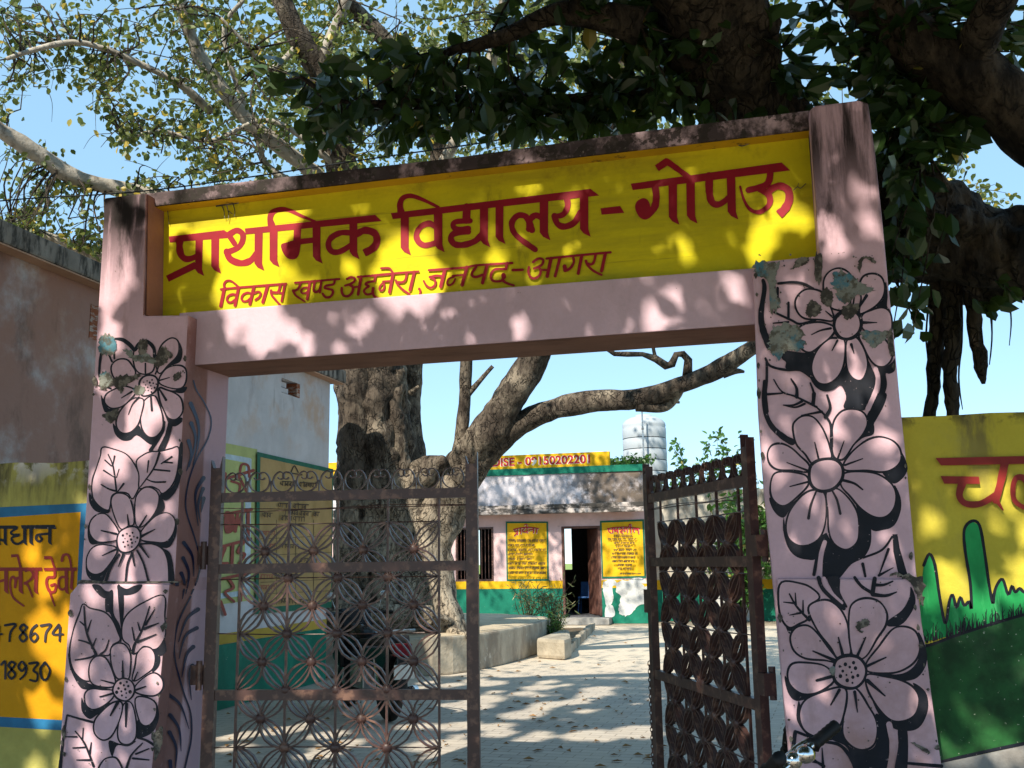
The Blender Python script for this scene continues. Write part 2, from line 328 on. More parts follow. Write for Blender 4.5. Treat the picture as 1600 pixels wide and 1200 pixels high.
# ---------------------------------------------------------------- painting on real planes
class Paint:
    """flat paint on a wall: outlines are traced in photo pixels, projected on to the wall's own plane"""
    def __init__(s, plane, ox=0, oy=0, sc=1.0, start=0.0012, step=0.00004):
        s.pl = plane; s.mb = MB(); s.off = start; s.step = step; s.z(ox, oy, sc)
    def z(s, ox, oy, sc): s.ox, s.oy, s.s = ox, oy, sc; return s
    def _emit(s, poly, slot):
        q = []
        for a in poly:
            if not q or abs(a[0]-q[-1][0])+abs(a[1]-q[-1][1]) > 1e-3: q.append(a)
        pts = [s.pl(s.ox+a[0]/s.s, s.oy+a[1]/s.s, s.off) for a in q]
        tri = tessellate_polygon([[Vector((a[0], a[1], 0)) for a in q]])
        n = s.pl.n if hasattr(s.pl, 'n') else None; fs = []
        for t in tri:
            e = (pts[t[1]]-pts[t[0]]).cross(pts[t[2]]-pts[t[0]])
            fs.append(tuple(t) if e.dot(CAM-pts[t[0]]) > 0 else (t[0], t[2], t[1]))
        s.mb.slot = slot; s.mb.add(pts, fs); s.off += s.step
    def fill(s, pts, slot=0, smooth=True, n=5):
        if isinstance(pts, str): pts = P(pts)
        s._emit(cat_closed(pts, n) if smooth else pts, slot); return s
    def line(s, pts, w0, w1=None, slot=0, butt=False, n=6):
        if isinstance(pts, str): pts = P(pts)
        w1 = w0 if w1 is None else w1
        c = cat_open(pts, n); m = len(c); L = []; Rr = []
        for i, p in enumerate(c):
            a, b = c[max(i-1, 0)], c[min(i+1, m-1)]; dx, dy = b[0]-a[0], b[1]-a[1]; l = math.hypot(dx, dy) or 1
            h = (w0+(w1-w0)*i/(m-1))/2*(1+.16*noise.noise(Vector((p[0]*.03, p[1]*.03, w0)))); nx, ny = -dy/l*h, dx/l*h
            L.append((p[0]+nx, p[1]+ny)); Rr.append((p[0]-nx, p[1]-ny))
        s.mb.slot = slot
        pts3 = [s.pl(s.ox+a[0]/s.s, s.oy+a[1]/s.s, s.off) for a in L+Rr]
        s.mb.add(pts3, [(i, i+1, m+i+1, m+i) for i in range(m-1)]); s.off += s.step
        if not butt:
            for p, wd in ((c[0], w0), (c[-1], w1)):
                if wd > 1.0:
                    s._emit([(p[0]+wd/2*math.cos(k*math.pi/6), p[1]+wd/2*math.sin(k*math.pi/6)) for k in range(12)], slot)
        return s
    def petal(s, pts, w, kslot=0, pslot=1):
        c = cat_closed(P(pts) if isinstance(pts, str) else pts, 5); m = len(c); out = []
        area = sum(c[i][0]*c[(i+1) % m][1]-c[(i+1) % m][0]*c[i][1] for i in range(m)); sg = 1 if area > 0 else -1
        o = []
        for i, p in enumerate(c):
            a, b = c[i-1], c[(i+1) % m]; dx, dy = b[0]-a[0], b[1]-a[1]; l = math.hypot(dx, dy) or 1
            ww = w*(0.85+0.3*noise.noise(Vector((p[0]*.01, p[1]*.01, 3))))
            o.append((p[0]+sg*dy/l*ww, p[1]-sg*dx/l*ww))
        s._emit(o, kslot); s._emit(c, pslot); return s
    def dot(s, x, y, r, slot=0): s._emit([(x+r*math.cos(k*math.pi/4), y+r*1.1*math.sin(k*math.pi/4)) for k in range(8)], slot); return s
    def vbar(s, x0, y0, x1, y1, wd, slot=0):
        h = wd/2; s.fill([(x0-h, y0), (x0+h, y0), (x1+h-2, y1-45*wd/50), (x1+h+12*wd/50, y1), (x1-5, y1-20*wd/50), (x1-h, y1-46*wd/50)], slot, False); return s
    def blob(s, pts, slot=0, jag=0.10, n=5):
        c = cat_closed(P(pts) if isinstance(pts, str) else pts, n); cx = sum(p[0] for p in c)/len(c); cy = sum(p[1] for p in c)/len(c)
        s._emit([(cx+(p[0]-cx)*(1+random.uniform(-jag, jag)), cy+(p[1]-cy)*(1+random.uniform(-jag, jag))) for p in c], slot); return s
    def build(s, name, mats, parent): return s.mb.build(name, mats, parent)

# ---------------------------------------------------------------- ground
gm, nt, b = new_mat('dusty_earth'); g = N(nt, 'ShaderNodeNewGeometry'); pos = g.outputs['Position']
f, n1 = noise_fac(nt, pos, 0.6, 0.3, 0.7); f2, n2 = noise_fac(nt, pos, 9, 0.3, 0.7)
col = mixc(nt, mul(nt, f2, 0.5), mixc(nt, f, (0.30, 0.24, 0.17), (0.40, 0.33, 0.24)), (0.24, 0.19, 0.13))
nt.links.new(col, b.inputs['Base Color']); b.inputs['Roughness'].default_value = 0.95
bp = N(nt, 'ShaderNodeBump'); bp.inputs['Strength'].default_value = 0.5; nt.links.new(n2, bp.inputs['Height']); nt.links.new(bp.outputs[0], b.inputs['Normal'])
M['earth'] = gm
pm, nt, b = new_mat('brick_paving'); g = N(nt, 'ShaderNodeNewGeometry'); pos = g.outputs['Position']
mp = N(nt, 'ShaderNodeMapping'); mp.inputs['Rotation'].default_value = (0, 0, R(4)); nt.links.new(pos, mp.inputs[0])
br = N(nt, 'ShaderNodeTexBrick'); br.inputs['Scale'].default_value = 1.0; br.inputs['Brick Width'].default_value = 0.24; br.inputs['Row Height'].default_value = 0.12
br.inputs['Mortar Size'].default_value = 0.006; br.inputs['Mortar Smooth'].default_value = 0.4; br.inputs['Bias'].default_value = 0.0
br.inputs['Color1'].default_value = (0.50, 0.44, 0.37, 1); br.inputs['Color2'].default_value = (0.40, 0.35, 0.30, 1); br.inputs['Mortar'].default_value = (0.22, 0.18, 0.14, 1)
nt.links.new(mp.outputs[0], br.inputs['Vector'])
f, n1 = noise_fac(nt, pos, 0.9, 0.42, 0.68); f2, n2 = noise_fac(nt, pos, 18, 0.3, 0.75)
dust = mul(nt, f, 0.75)
yr = axis_ramp(nt, pos, 1, 7.5, 12.0)
dust = mul(nt, dust, mul(nt, yr, 0.9, 'ADD'))
far_pale = mul(nt, yr, 0.75)  # paving mixed paler and sandier towards the far yard
col = mixc(nt, dust, br.outputs[0], (0.54, 0.46, 0.36)); col = mixc(nt, far_pale, col, (0.64, 0.54, 0.41)); col = mixc(nt, mul(nt, f2, 0.25), col, (0.34, 0.29, 0.23))
nt.links.new(col, b.inputs['Base Color']); b.inputs['Roughness'].default_value = 0.9
bp = N(nt, 'ShaderNodeBump'); bp.inputs['Strength'].default_value = 0.6; bp.inputs['Distance'].default_value = 0.01; bp.invert = True
nt.links.new(br.outputs['Fac'], bp.inputs['Height']); nt.links.new(bp.outputs[0], b.inputs['Normal']); M['paving'] = pm
fm, nt, b = new_mat('crop_field'); g = N(nt, 'ShaderNodeNewGeometry'); f, n1 = noise_fac(nt, g.outputs['Position'], 1.5, 0.3, 0.7)
nt.links.new(mixc(nt, f, (0.16, 0.25, 0.04), (0.30, 0.36, 0.08)), b.inputs['Base Color']); b.inputs['Roughness'].default_value = 0.9; M['field'] = fm
q = MB().add([(-400, -400, 0), (400, -400, 0), (400, 400, 0), (-400, 400, 0)], [(0, 1, 2, 3)]); tag(q.build('ground', M['earth']), kind='structure')
q = MB().add([(-3.02, 0.05, 0.004), (6.5, 0.05, 0.004), (6.5, 20.2, 0.004), (-3.02, 20.2, 0.004)], [(0, 1, 2, 3)]); tag(q.build('paving', M['paving']), kind='structure')
q = MB().add([(-300, 32, 0.1), (300, 32, 0.1), (300, 380, 0.1), (-300, 380, 0.1)], [(0, 1, 2, 3)]); tag(q.build('field', M['field']), kind='structure')

# ---------------------------------------------------------------- the school gateway (pillars, lintel, painted sign)
gate = thing('school_gateway', (1.5, 0.2, 0), 'pink concrete school gateway with flower-painted pillars and yellow Hindi name sign', 'gateway')
Y0 = Plane((0, 0, 0), (0, -1, 0)); YP = Plane((0, -0.03, 0), (0, -1, 0)); YB = Plane((0, 0.09, 0), (0, -1, 0)); YS = Plane((0, 0.17, 0), (0, -1, 0))
def front(pl, pts): return [pl(x, y) for x, y in P(pts)]
DEP = 0.46
lp = MB().prism(front(Y0, '163,309 228,301 226,400 224,493 294,492 273.4,904 264,925 240,1175 218,1420 70,1420 94,1187 110,1060 124,940 139,710 151,515 158,400'), (0, DEP, 0)).build('pillar', M['pink'], gate, bevel=0.012)
lpl = MB().prism(front(YP, '122,912 265,913 240,1175 216,1420 68,1420 92,1190 99,1075 109,928'), (0, 0.10, 0)).build('plinth', M['pink'], lp, bevel=0.01)
rp = MB().prism(front(Y0, '1264,172 1272,165 1340,156 1357,160 1368,240 1380,353 1388,440 1397,523 1406,620 1418,736 1432,893 1452,1080 1490,1440 1268,1440 1232,1180 1206,893 1193,765 1184,640 1180,523 1176,425 1181,409 1280,399 1272,280'), (0, DEP, 0)).build('pillar', M['pink'], gate, bevel=0.014)
rpl = MB().prism(front(YP, '1214,904 1424,905 1432,925 1446,1007 1456,1087 1470,1186 1500,1440 1270,1440 1238,1186 1225,1100 1217,1001'), (0, 0.10, 0)).build('plinth', M['pink'], rp, bevel=0.01)
def xz(px, py, y): v = un(px, py, 1, y); return v.x, v.z
# lintel beam and its bare underside
bl = [YB(280, 489), YB(1200, 417), YB(1200, 505), YB(280, 572)]
MB().prism(bl, (0, 0.385, 0)).build('lintel', M['beam_pink'], gate, bevel=0.006)
so_ = [Vector((p.x, 0.095, p.z)) for p in (bl[3], bl[2])]
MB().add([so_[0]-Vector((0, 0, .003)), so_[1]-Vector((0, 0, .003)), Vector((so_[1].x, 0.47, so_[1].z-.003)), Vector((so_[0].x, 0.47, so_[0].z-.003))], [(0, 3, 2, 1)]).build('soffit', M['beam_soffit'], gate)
# sign panel and the projecting band above it
sp = MB().prism([YS(215, 336), YS(1295, 208), YS(1295, 430), YS(215, 505)], (0, 0.18, 0)).build('sign_panel', M['yellow'], gate)
YT = Plane((0, 0.075, 0), (0, -1, 0))
bt = [YT(215, 303.5), YT(430, 277), YT(700, 247), YT(1000, 205), YT(1285, 169), YT(1285, 200), YT(215, 325)]
MB().prism(bt, (0, 0.34, 0)).build('cornice', M['band'], gate, bevel=0.012)
a, c_ = bt[-1], bt[-2]
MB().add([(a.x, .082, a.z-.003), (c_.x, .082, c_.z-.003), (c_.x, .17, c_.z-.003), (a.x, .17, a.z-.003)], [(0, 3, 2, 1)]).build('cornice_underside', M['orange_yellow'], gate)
# brown side faces of the sign recess
p1, p2 = Y0(228.6, 303), Y0(225, 491)
MB().add([(p1.x+.004, .012, p1.z), (p1.x+.004, .168, p1.z), (p2.x+.007, .168, p2.z), (p2.x+.007, .012, p2.z)], [(0, 3, 2, 1)]).build('recess_side', M['orange_pink'], gate)
p1, p2 = Y0(293.5, 497), Y0(273.2, 904); p3 = Y0(239, 1180)
class Jamb:
    n = Vector((1, 0, 0))
    A = Plane(p1, (p2-p1).cross(Vector((0, 1, 0)))); B = Plane(Y0(264, 925), (Y0(240, 1175)-Y0(264, 925)).cross(Vector((0, 1, 0))))
    if A.n.x < 0: A.n = -A.n
    if B.n.x < 0: B.n = -B.n
    def __call__(s, px, py, off=0): return (s.A if py < 915 else s.B)(px, py, off)
JB = Jamb()
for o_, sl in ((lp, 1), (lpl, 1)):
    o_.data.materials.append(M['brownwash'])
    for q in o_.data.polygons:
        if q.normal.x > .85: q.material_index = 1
# ---- lettering on the sign
t = Paint(YS, 230, 280, 4)
t.fill('135,358 480,318 512,340 500,368 140,396', 0, False)
t.line('203,385 203,440 218,482 255,500 320,478', 46, 36).vbar(325, 370, 322, 605, 46).line('126,622 305,535', 42, 42, butt=True)
t.vbar(425, 350, 425, 590, 50).line('508,345 545,402', 34).line('512,345 560,320 597,345 592,395 560,432 494,458', 38, 34)
t.line('497,452 520,500 585,525 645,508 690,460', 40).vbar(697, 330, 695, 572, 50)
t.fill('610,308 1425,222 1465,262 1075,300 615,345', 0, False)
t.vbar(790, 295, 790, 550, 50).line('778,292 768,245 785,205 835,188 890,195 960,228 1048,264', 42, 16)
t.line('940,310 935,400', 46).fill('836,412 870,395 955,378 956,430 945,478 920,500 880,495 850,462').line('940,392 1045,380', 36).vbar(1058, 285, 1060, 528, 50)
t.vbar(1288, 265, 1290, 500, 50).line('1278,336 1210,335 1150,366 1132,412 1155,452 1205,452 1275,412', 36).line('1305,345 1360,320 1420,337 1436,385 1412,430 1355,462', 44, 46, butt=True)
t.z(600, 260, 4)
t.fill('42,292 1290,140 1345,182 55,330', 0, False)
t.vbar(130, 300, 130, 555, 52).line('108,292 100,240 118,198 168,184 240,207 340,255', 44, 18)
t.line('330,385 285,357 232,375 203,425 217,472 258,493 325,478', 36).vbar(338, 260, 340, 537, 54)
t.line('517,255 515,335', 50).line('538,340 450,346 432,370 456,392 528,388', 34).line('526,408 442,418 418,450 442,486 500,490 570,466 612,422', 38).vbar(625, 245, 625, 505, 52)
t.vbar(722, 235, 722, 485, 50).vbar(1000, 195, 1000, 462, 54)
t.line('925,398 905,342 880,310 835,308 800,350 808,405 850,452 945,520', 40, 34).line('905,392 915,332 948,306 988,322', 38)
t.line('1137,180 1148,245 1120,300 1068,312', 40, 34).line('1066,310 1085,360 1130,376 1190,350 1228,288', 40).vbar(1250, 165, 1252, 440, 54)
t.fill('1353,262 1475,247 1502,290 1360,302', 0, False)
t.z(900, 200, 4)
t.fill('342,348 1285,215 1338,265 355,388', 0, False)
t.line('492,355 502,430 488,500 440,548', 44).fill('370,485 385,455 420,438 450,452 465,490 472,540 440,572 400,560 375,520').vbar(605, 335, 607, 605, 54)
t.vbar(715, 300, 720, 597, 54).line('505,252 575,205', 44, butt=True).line('568,208 640,260 715,315', 38, 34)
t.line('832,300 835,415 855,468 900,475 965,428', 50, 36).vbar(968, 285, 975, 572, 54)
t.line('1215,255 1208,325 1175,362 1078,388', 44, 38).line('1150,380 1205,420 1207,478 1150,524 1090,510 1050,450 1026,365', 44, 12).line('1200,405 1225,378 1275,362 1325,388 1332,450 1305,505 1268,540', 40, 56, butt=True)
# second line
def strokes(p, ox, oy, s):
    p.z(ox, oy, 10)
    for q in s.split(';'):
        pts, w_ = q.strip().split('|'); w_ = [float(x) for x in w_.split(',')]
        p.line(pts, w_[0], w_[-1], 0)
strokes(t, 335, 425, '100,270 400,240 1120,183|34;150,270 98,530|54;165,265 150,190 190,138 260,140 330,190 395,245|40,26;350,365 290,348 222,372 196,420 216,468 270,470 340,415|36;375,250 320,520|48;615,235 552,500|48;590,345 520,322 450,352 422,410 450,455 510,450 575,395|34;620,332 680,307 720,332 700,390 640,435|34;830,215 755,472|50;1030,195 1010,275 985,318 925,318|40;885,290 895,360 950,430 1030,518|42,32;980,320 1080,332|28;1100,190 1050,452|42')
strokes(t, 445, 425, '160,168 520,138 852,110|34;245,170 215,250 170,288 130,290|38;130,290 175,370 312,460|42,24;365,240 300,245 255,285 270,330 330,325 365,285|28;390,160 350,418|48;465,160 448,270 480,315 530,290 560,230|38;568,150 548,318|38;780,120 765,185 700,205 640,217 625,250 680,265 742,282 750,330 710,385 640,395 592,340|38;972,108 1040,80 1092,102 1080,150 1015,190 945,212|38;1010,198 1062,240 1050,320 990,375 920,368 890,310 890,250|40;1055,240 1165,228|30;1192,75 1145,348|48;1138,76 1400,55 1620,36|34')
strokes(t, 525, 410, '560,205 900,172 1288,142|34;620,200 600,288|38;605,292 500,310 462,342 512,372 470,402 436,450 480,500 552,488|36;580,405 575,470 600,528 655,560|48,36;745,305 688,370 682,428 722,440 752,390 748,325|30;735,298 855,290|30;890,180 835,465|50;705,92 790,88 845,100 890,172|34;1105,165 1085,268 1040,308 955,308|38;935,282 960,340 1050,430 1150,495|38,32;1222,150 1155,430|50;1300,415 1318,440 1305,500 1265,545|44,12')
strokes(t, 655, 400, '150,222 700,180 900,145 1455,108|36;400,215 335,478|54;372,318 270,308 165,328|38;165,328 240,370 246,450 180,495 110,458 70,390|40,32;545,322 462,360 436,425 470,458 530,422 562,360|32;520,310 710,293|32;745,175 670,455|54;890,170 830,258 830,308 890,328 985,295|42;1060,140 990,420|52;1375,110 1355,200|46;1358,205 1200,205 1132,260 1120,340 1160,388 1250,395 1310,372|38;1318,300 1322,325|74;1300,370 1360,420 1480,460|46,34;1460,215 1620,214|36')
strokes(t, 795, 385, '60,370 208,366|42;380,245 440,200 500,190 540,222 520,282 460,320 395,346|40;460,325 495,372 480,450 400,500 330,468 305,390 316,325|40;500,366 625,372|32;590,190 1000,148 1590,92|38;660,185 600,468|54;800,175 725,462|50;1005,165 1015,250 960,340 890,380|42;872,312 880,370|66;1140,140 1085,422|52;1355,135 1330,240 1290,280 1230,270|42;1205,225 1230,290 1320,380 1450,445|44,34;1510,105 1450,382|54')
t.z(0, 0, 1)
for q in ('1240,297 1246,292 1251,294 1259,287|1.2', '1246,292 1248,286|.8', '338,322 352,320 372,317|2.4', '346,320 350,330 351,342|2.2,.8', '354,320 357,334 356,346|1.8,.7', '364,318 367,330 366,338|1.8,.7', '357,330 363,334|1.2', '262,330 264,350|1.5,.5', '1150,222 1158,228 1172,224|3,1'):
    a_, w_ = q.split('|'); w_ = [float(x) for x in w_.split(',')]; t.line(a_, w_[0], w_[-1], 1)
for k in range(60): t.dot(random.uniform(260, 1255), random.uniform(240, 470), random.uniform(.4, 1.3), 1) if False else None
t.build('lettering', [M['red'], M['rot']], sp)

# ---- flowers: (slot 0 black, slot 1 pillar pink)
def lines(p, w, s, slot=0):
    for q in s.split(';'):
        q = q.strip(); pr = q.split('|'); a = pr[0].split('>'); pts = ' '.join(x.strip() for x in a)
        w_ = [float(x) for x in pr[1].split(',')] if len(pr) > 1 else [w]
        p.line(pts, w_[0], w_[-1] if len(w_) > 1 else w_[0], slot)
def dots(p, c, r, n, s):
    for k in range(n):
        a = k*2.4; d = r*math.sqrt((k+.5)/n); p.dot(c[0]+d*math.cos(a), c[1]+d*math.sin(a)*1.05, random.uniform(.6, 1.25)*s)

f = Paint(Y0, 1180, 620, 4.138)     # right pillar, middle flower
for s in ['95,650 110,720 150,770 190,778 230,720 300,640 200,700', '185,780 180,860 210,970 260,1030 330,1052 400,1040 450,900 440,890 350,960 250,950 200,860',
          '455,880 440,1000 440,1185 530,1185 620,1085 700,1040 745,960 750,860 735,790 660,700 670,850 640,970 560,990 490,930', '650,700 745,855 830,860 900,830 940,740 940,650 900,570 905,660 890,740 830,780 740,770',
          '820,490 890,560 950,530 985,470 970,400 930,330 945,400 920,450 850,485', '700,110 760,160 765,240 690,270 600,350 640,290 710,200', '790,-20 850,-20 830,60 770,170 740,230 720,130 770,40']: f.fill(s)
f.fill('888,888 920,888 935,980 992,1175 930,1165 893,1000', 0, False)
for s in ['250,200 265,160 310,130 370,135 420,190 455,260 480,340 485,395 420,410 375,430 330,370 270,300', '505,200 525,140 570,95 640,85 700,110 720,170 690,240 630,310 570,395 515,385 500,300',
          '580,430 640,350 720,290 800,265 880,285 930,340 935,410 890,460 820,480 720,470 590,470', '580,500 700,490 800,510 880,570 905,640 890,720 840,770 770,770 690,720 620,640 560,570',
          '465,620 530,600 600,660 650,740 665,820 660,920 620,970 570,980 510,940 480,860 475,740', '440,625 455,720 445,830 410,910 350,950 280,955 220,910 205,830 230,740 300,650 370,610',
          '330,520 335,570 270,640 200,695 150,690 110,640 105,560 130,500 200,490 280,500', '340,480 250,470 150,465 100,430 85,370 110,320 170,310 230,335 290,390 340,440']: f.petal(s, 15)
f.petal('360,520 370,450 430,415 510,415 555,460 550,530 500,585 430,600 380,575', 25)
f.line('450,940 425,1030 415,1180', 28, 34, 1)
lines(f, 14, '415,925>400,1030>380,1150|18,22;885,905>820,990>700,1040;862,985>800,1155|18,8;800,1155>892,1105|18,5;695,1080>712,1160|20,16;385,295>412,410|8,16;575,285>535,395|6,13;695,400>580,442|7,14;205,425>340,477|6,16;225,580>340,550|8,14;345,785>360,700>395,610|20,12;550,755>530,670>500,610|18,12;695,600>640,560>570,540|10,20')
lines(f, 14, '60,-100>58,60>100,180>180,258>238,292|22,44;380,-20>376,50|26,20;190,55>260,68>320,45|8,16;300,120>430,96|8,18;465,-10>485,70>455,130|14,26;400,70>455,125>490,190>492,320|10,24')
# upper flower
f.z(1170, 400, 5)
for s in ['262,740 470,755 560,700 510,830 490,950 470,925 400,890 292,880 290,830 258,800', '470,930 520,1020 590,1058 660,1045 720,1010 760,1100 740,1180 800,1195 920,1195 980,1050 990,950 960,870 930,820 915,930 850,980 790,930 765,850 740,880 690,960 600,1000 520,960',
          '1070,920 1080,1000 1060,1080 1000,1200 940,1200 1010,1080 1030,1000 1020,910 980,850 1060,865 1120,830 1140,800 1143,890 1100,920', '1070,200 1085,300 1080,390 1100,425 1000,400 1050,330']: f.fill(s)
for s in ['590,240 600,170 650,115 720,105 790,150 820,250 800,400 740,420 650,400 600,330', '870,430 885,330 870,240 900,165 970,145 1030,170 1055,240 1040,320 980,390 890,440', '890,470 960,430 1040,410 1095,440 1112,520 1100,590 1030,600 900,570',
          '870,620 960,620 1060,660 1110,740 1108,805 1060,855 1000,850 950,800 900,700', '770,670 830,640 880,700 915,790 920,870 890,950 850,965 800,930 770,850', '740,660 745,760 730,860 690,940 620,990 550,985 505,920 500,840 540,740 620,660 680,650',
          '660,560 560,525 440,540 390,580 390,650 420,720 480,745 560,690 640,620', '650,500 560,490 440,480 385,430 370,360 400,300 460,265 550,280 600,330 650,450']: f.petal(s, 18)
f.petal('680,560 690,490 740,450 800,440 850,470 865,540 840,600 780,635 720,625', 32)
f.line('990,880 1010,960 990,1060 930,1195', 32, 40, 1)
lines(f, 18, '112,190>122,260>96,450>112,580>160,700|26,60;230,215>330,205>420,215>500,255|20,24;225,250>225,400|20;310,365>310,480|20;190,525>310,515|10,16;200,440>330,500>400,530>520,500;130,800>170,860>290,890>400,890>480,940|18,24;140,830>140,960>130,1080>142,1215|20,28;195,965>260,1060>370,1100>530,1180|10,18;150,1080>262,1072|20,12;330,960>372,1030>375,1100|12,30;270,1165>350,1165>415,1135|10,22;480,990>510,1080>500,1150|12,30;1000,520>890,520|8,24;490,615>560,582>640,565|8,20;650,740>692,660|8,18;822,760>800,690|8,22;790,320>792,385|22;920,310>870,390|26,16;600,430>665,485|8,18')
for s, k in (('170,600 200,540 370,530 430,640 400,740 300,735 240,810 205,800 150,720', 2), ('650,200 700,110 800,150 860,200 980,270 850,310 760,370 690,310', 2), ('560,300 600,250 660,300 640,400 580,380', 3), ('440,430 480,350 550,370 560,440 480,480', 3), ('50,60 230,40 215,150 215,250 240,400 170,420 150,200 60,150', 2),
             ('870,590 1080,590 1080,640 980,720 930,680', 2), ('330,100 400,10 470,15 450,60 380,90', 3), ('515,0 570,0 565,200 520,180', 3), ('1085,600 1118,580 1135,760 1100,760', 3), ('850,80 880,10 960,5 985,60 900,20 870,130', 3), ('740,390 860,370 850,430 800,490 740,480', 3)): f.blob(s, k, 0.16, 9)
for k in range(70):
    f.dot(random.uniform(60, 1080), abs(random.gauss(0, 330))-20, random.uniform(2, 8), 3)
f.z(0, 0, 1)
def chips(f, pts, n, w):
    c = cat_open(P(pts), 12)
    for k in range(n):
        x, y = random.choice(c); r_ = random.uniform(1.2, 4.5); x += random.uniform(-w, w); y += random.uniform(-12, 12)
        f.blob([(x-r_, y), (x-r_*.2, y-r_*random.uniform(.6, 2.2)), (x+r_*.8, y-r_*.2), (x+r_*.1, y+r_*random.uniform(.6, 2.5))], 3, .2, 3)
chips(f, '1182,440 1187,640 1196,760 1208,888', 7, 2); chips(f, '1384,440 1402,620 1414,736 1427,885', 6, 2);
f.build('flower_painting', [M['black'], M['pink'], M['peel'], M['rot']], rp)
f = Paint(YP, 1140, 860, 3.529)      # right plinth flower
for s in ['1040,450 1085,550 1080,640 1020,710 900,720 780,700 780,675 950,680 1040,600', '1010,730 1080,780 1095,870 1060,960 1000,995 900,980 820,900 780,800 850,890 950,940 1030,900 1045,810',
          '620,1010 660,1080 740,1105 800,1080 815,1000 805,900 870,950 880,1050 860,1230 700,1230 650,1090 560,1040', '380,830 370,930 420,1010 480,1040 600,1040 640,960 600,990 480,1030 400,980 395,880', '305,690 320,780 370,830 470,800 570,740 450,790 360,770',
          '1000,200 1025,290 960,400 880,420 870,390 950,330 990,260', '540,150 605,150 610,230 650,310 620,300 560,210', '930,980 980,990 975,1230 910,1230 930,1080', '270,330 300,400 330,460 350,410 300,370']: f.fill(s)
for s in ['290,180 400,190 460,220 490,260 440,300 430,370 380,400 330,420 290,370 275,280', '440,330 470,290 540,280 600,320 640,390 655,480 660,570 600,590 560,530 490,440', '665,340 690,290 750,270 820,285 860,340 855,410 810,480 750,580 690,590 665,480', '760,620 830,530 900,440 960,425 1020,450 1045,520 1030,590 980,640 900,670 770,665',
          '760,690 850,700 940,720 1010,760 1040,820 1020,900 960,935 890,930 820,860 765,760', '650,770 700,770 760,860 800,930 810,1000 790,1070 730,1095 670,1070 630,1010 635,900', '600,760 640,780 630,880 600,970 540,1020 470,1020 410,980 390,900 420,830 500,790',
          '570,690 560,730 480,780 400,785 340,740 325,680 350,630 430,625 520,640', '590,610 520,600 420,590 360,550 340,480 370,430 430,420 480,460 540,540']: f.petal(s, 14)
f.petal('580,670 595,610 650,590 710,600 745,650 735,710 690,750 630,745 590,715', 21)
dots(f, (660, 672), 62, 13, 9)
f.line('520,155 545,215 620,290', 22, 14, 1).line('880,960 900,1080 880,1230', 34, 34, 1)
lines(f, 14, '330,240>370,310>440,385|8,16;298,285>360,292|6,12;362,235>366,300|6,12;332,357>390,345|6,12;405,275>405,345|6,12;490,150>520,220>630,320|22;690,150>730,200>800,242|18;800,155>788,240|24;900,170>850,190>800,190|8,20;920,230>860,250>790,243|8,24;362,1000>350,1100>340,1230|20,30;370,1000>500,1050>600,1070>660,1130>705,1220|14,24;370,1095>412,1100|6,12;410,1080>460,1150>520,1190|8,18;380,1150>480,1168|6,16;510,1090>516,1200|6,18;960,1172>1168,1190|14,22;600,480>625,580|8,18;750,480>705,580|8,18;862,590>760,637|8,18;460,555>575,605|8,20;480,717>565,695|14,20;558,852>605,770|8,18;705,892>690,780|6,18;857,802>760,718|8,22')
for s, k in (('700,400 760,380 770,410 720,435 740,450 705,445', 3), ('900,130 1060,150 1062,290 1030,250 990,170', 3), ('1000,1060 1100,1100 1090,1120', 3), ('550,655 580,640 580,690 560,685', 2)): f.blob(s, k, 0.2, 9)
for k in range(60): f.dot(random.uniform(300, 1120), random.uniform(170, 1180), random.uniform(1.5, 5), 3)
f.z(0, 0, 1); chips(f, '1219,915 1222,1001 1229,1100 1242,1186', 7, 2); chips(f, '1424,920 1441,1007 1451,1087 1465,1186', 7, 3)
f.build('flower_painting', [M['black'], M['pink'], M['peel'], M['rot']], rpl)
f = Paint(Y0, 130, 500, 5.455)       # left pillar, upper flower
for s in ['255,880 270,970 330,1025 400,1025 460,985 560,1055 620,1060 665,1000 695,880 640,980 560,1000 500,940 470,900 400,960 320,960', '690,790 740,850 830,830 848,860 790,905 735,890', '650,560 760,600 860,570 885,575 868,612 830,625 760,610', '800,170 845,250 830,350 760,385 700,410 740,370 795,310', '230,160 330,150 400,190 440,240 430,270 380,220 320,180', '150,640 165,740 200,790 300,745 220,755 185,700']: f.fill(s)
for s in ['245,420 260,370 310,340 370,345 410,390 440,450 400,520 330,520 270,490', '445,400 435,290 470,205 520,190 570,200 600,250 600,400 560,450 490,450', '625,360 640,290 680,210 750,160 800,180 810,250 790,310 720,380 650,450', '650,520 700,430 770,395 840,400 872,440 868,520 840,570 780,580 700,560', '650,590 700,600 780,630 830,680 840,780 790,840 730,830 690,760 660,680', '520,700 600,650 640,720 670,820 670,920 620,985 560,990 510,930 495,830', '470,670 510,690 490,800 460,890 400,950 330,955 290,900 300,820 350,740 420,680', '440,610 380,690 320,735 240,745 190,700 200,640 260,600 350,570']: f.petal(s, 17)
f.petal('520,490 565,478 610,490 630,530 615,590 570,630 510,640 490,600 490,530', 20); dots(f, (565, 560), 60, 14, 8)
f.line('705,870 695,960 615,1105', 30, 36, 1)
lines(f, 16, '152,290>140,380>138,480>165,550>235,585|24,14;220,300>245,355|16;262,280>265,330|16;440,255>490,200>545,182>600,240>608,310|30;530,370>530,450|14;640,400>615,460|14;735,490>650,515|8,14;325,665>415,610|8,18;385,805>420,720>475,660|8,18;585,770>575,640|20,16;705,680>650,590|24,14;745,880>715,990>660,1110|40,52;690,870>670,960>575,1110|22,34')
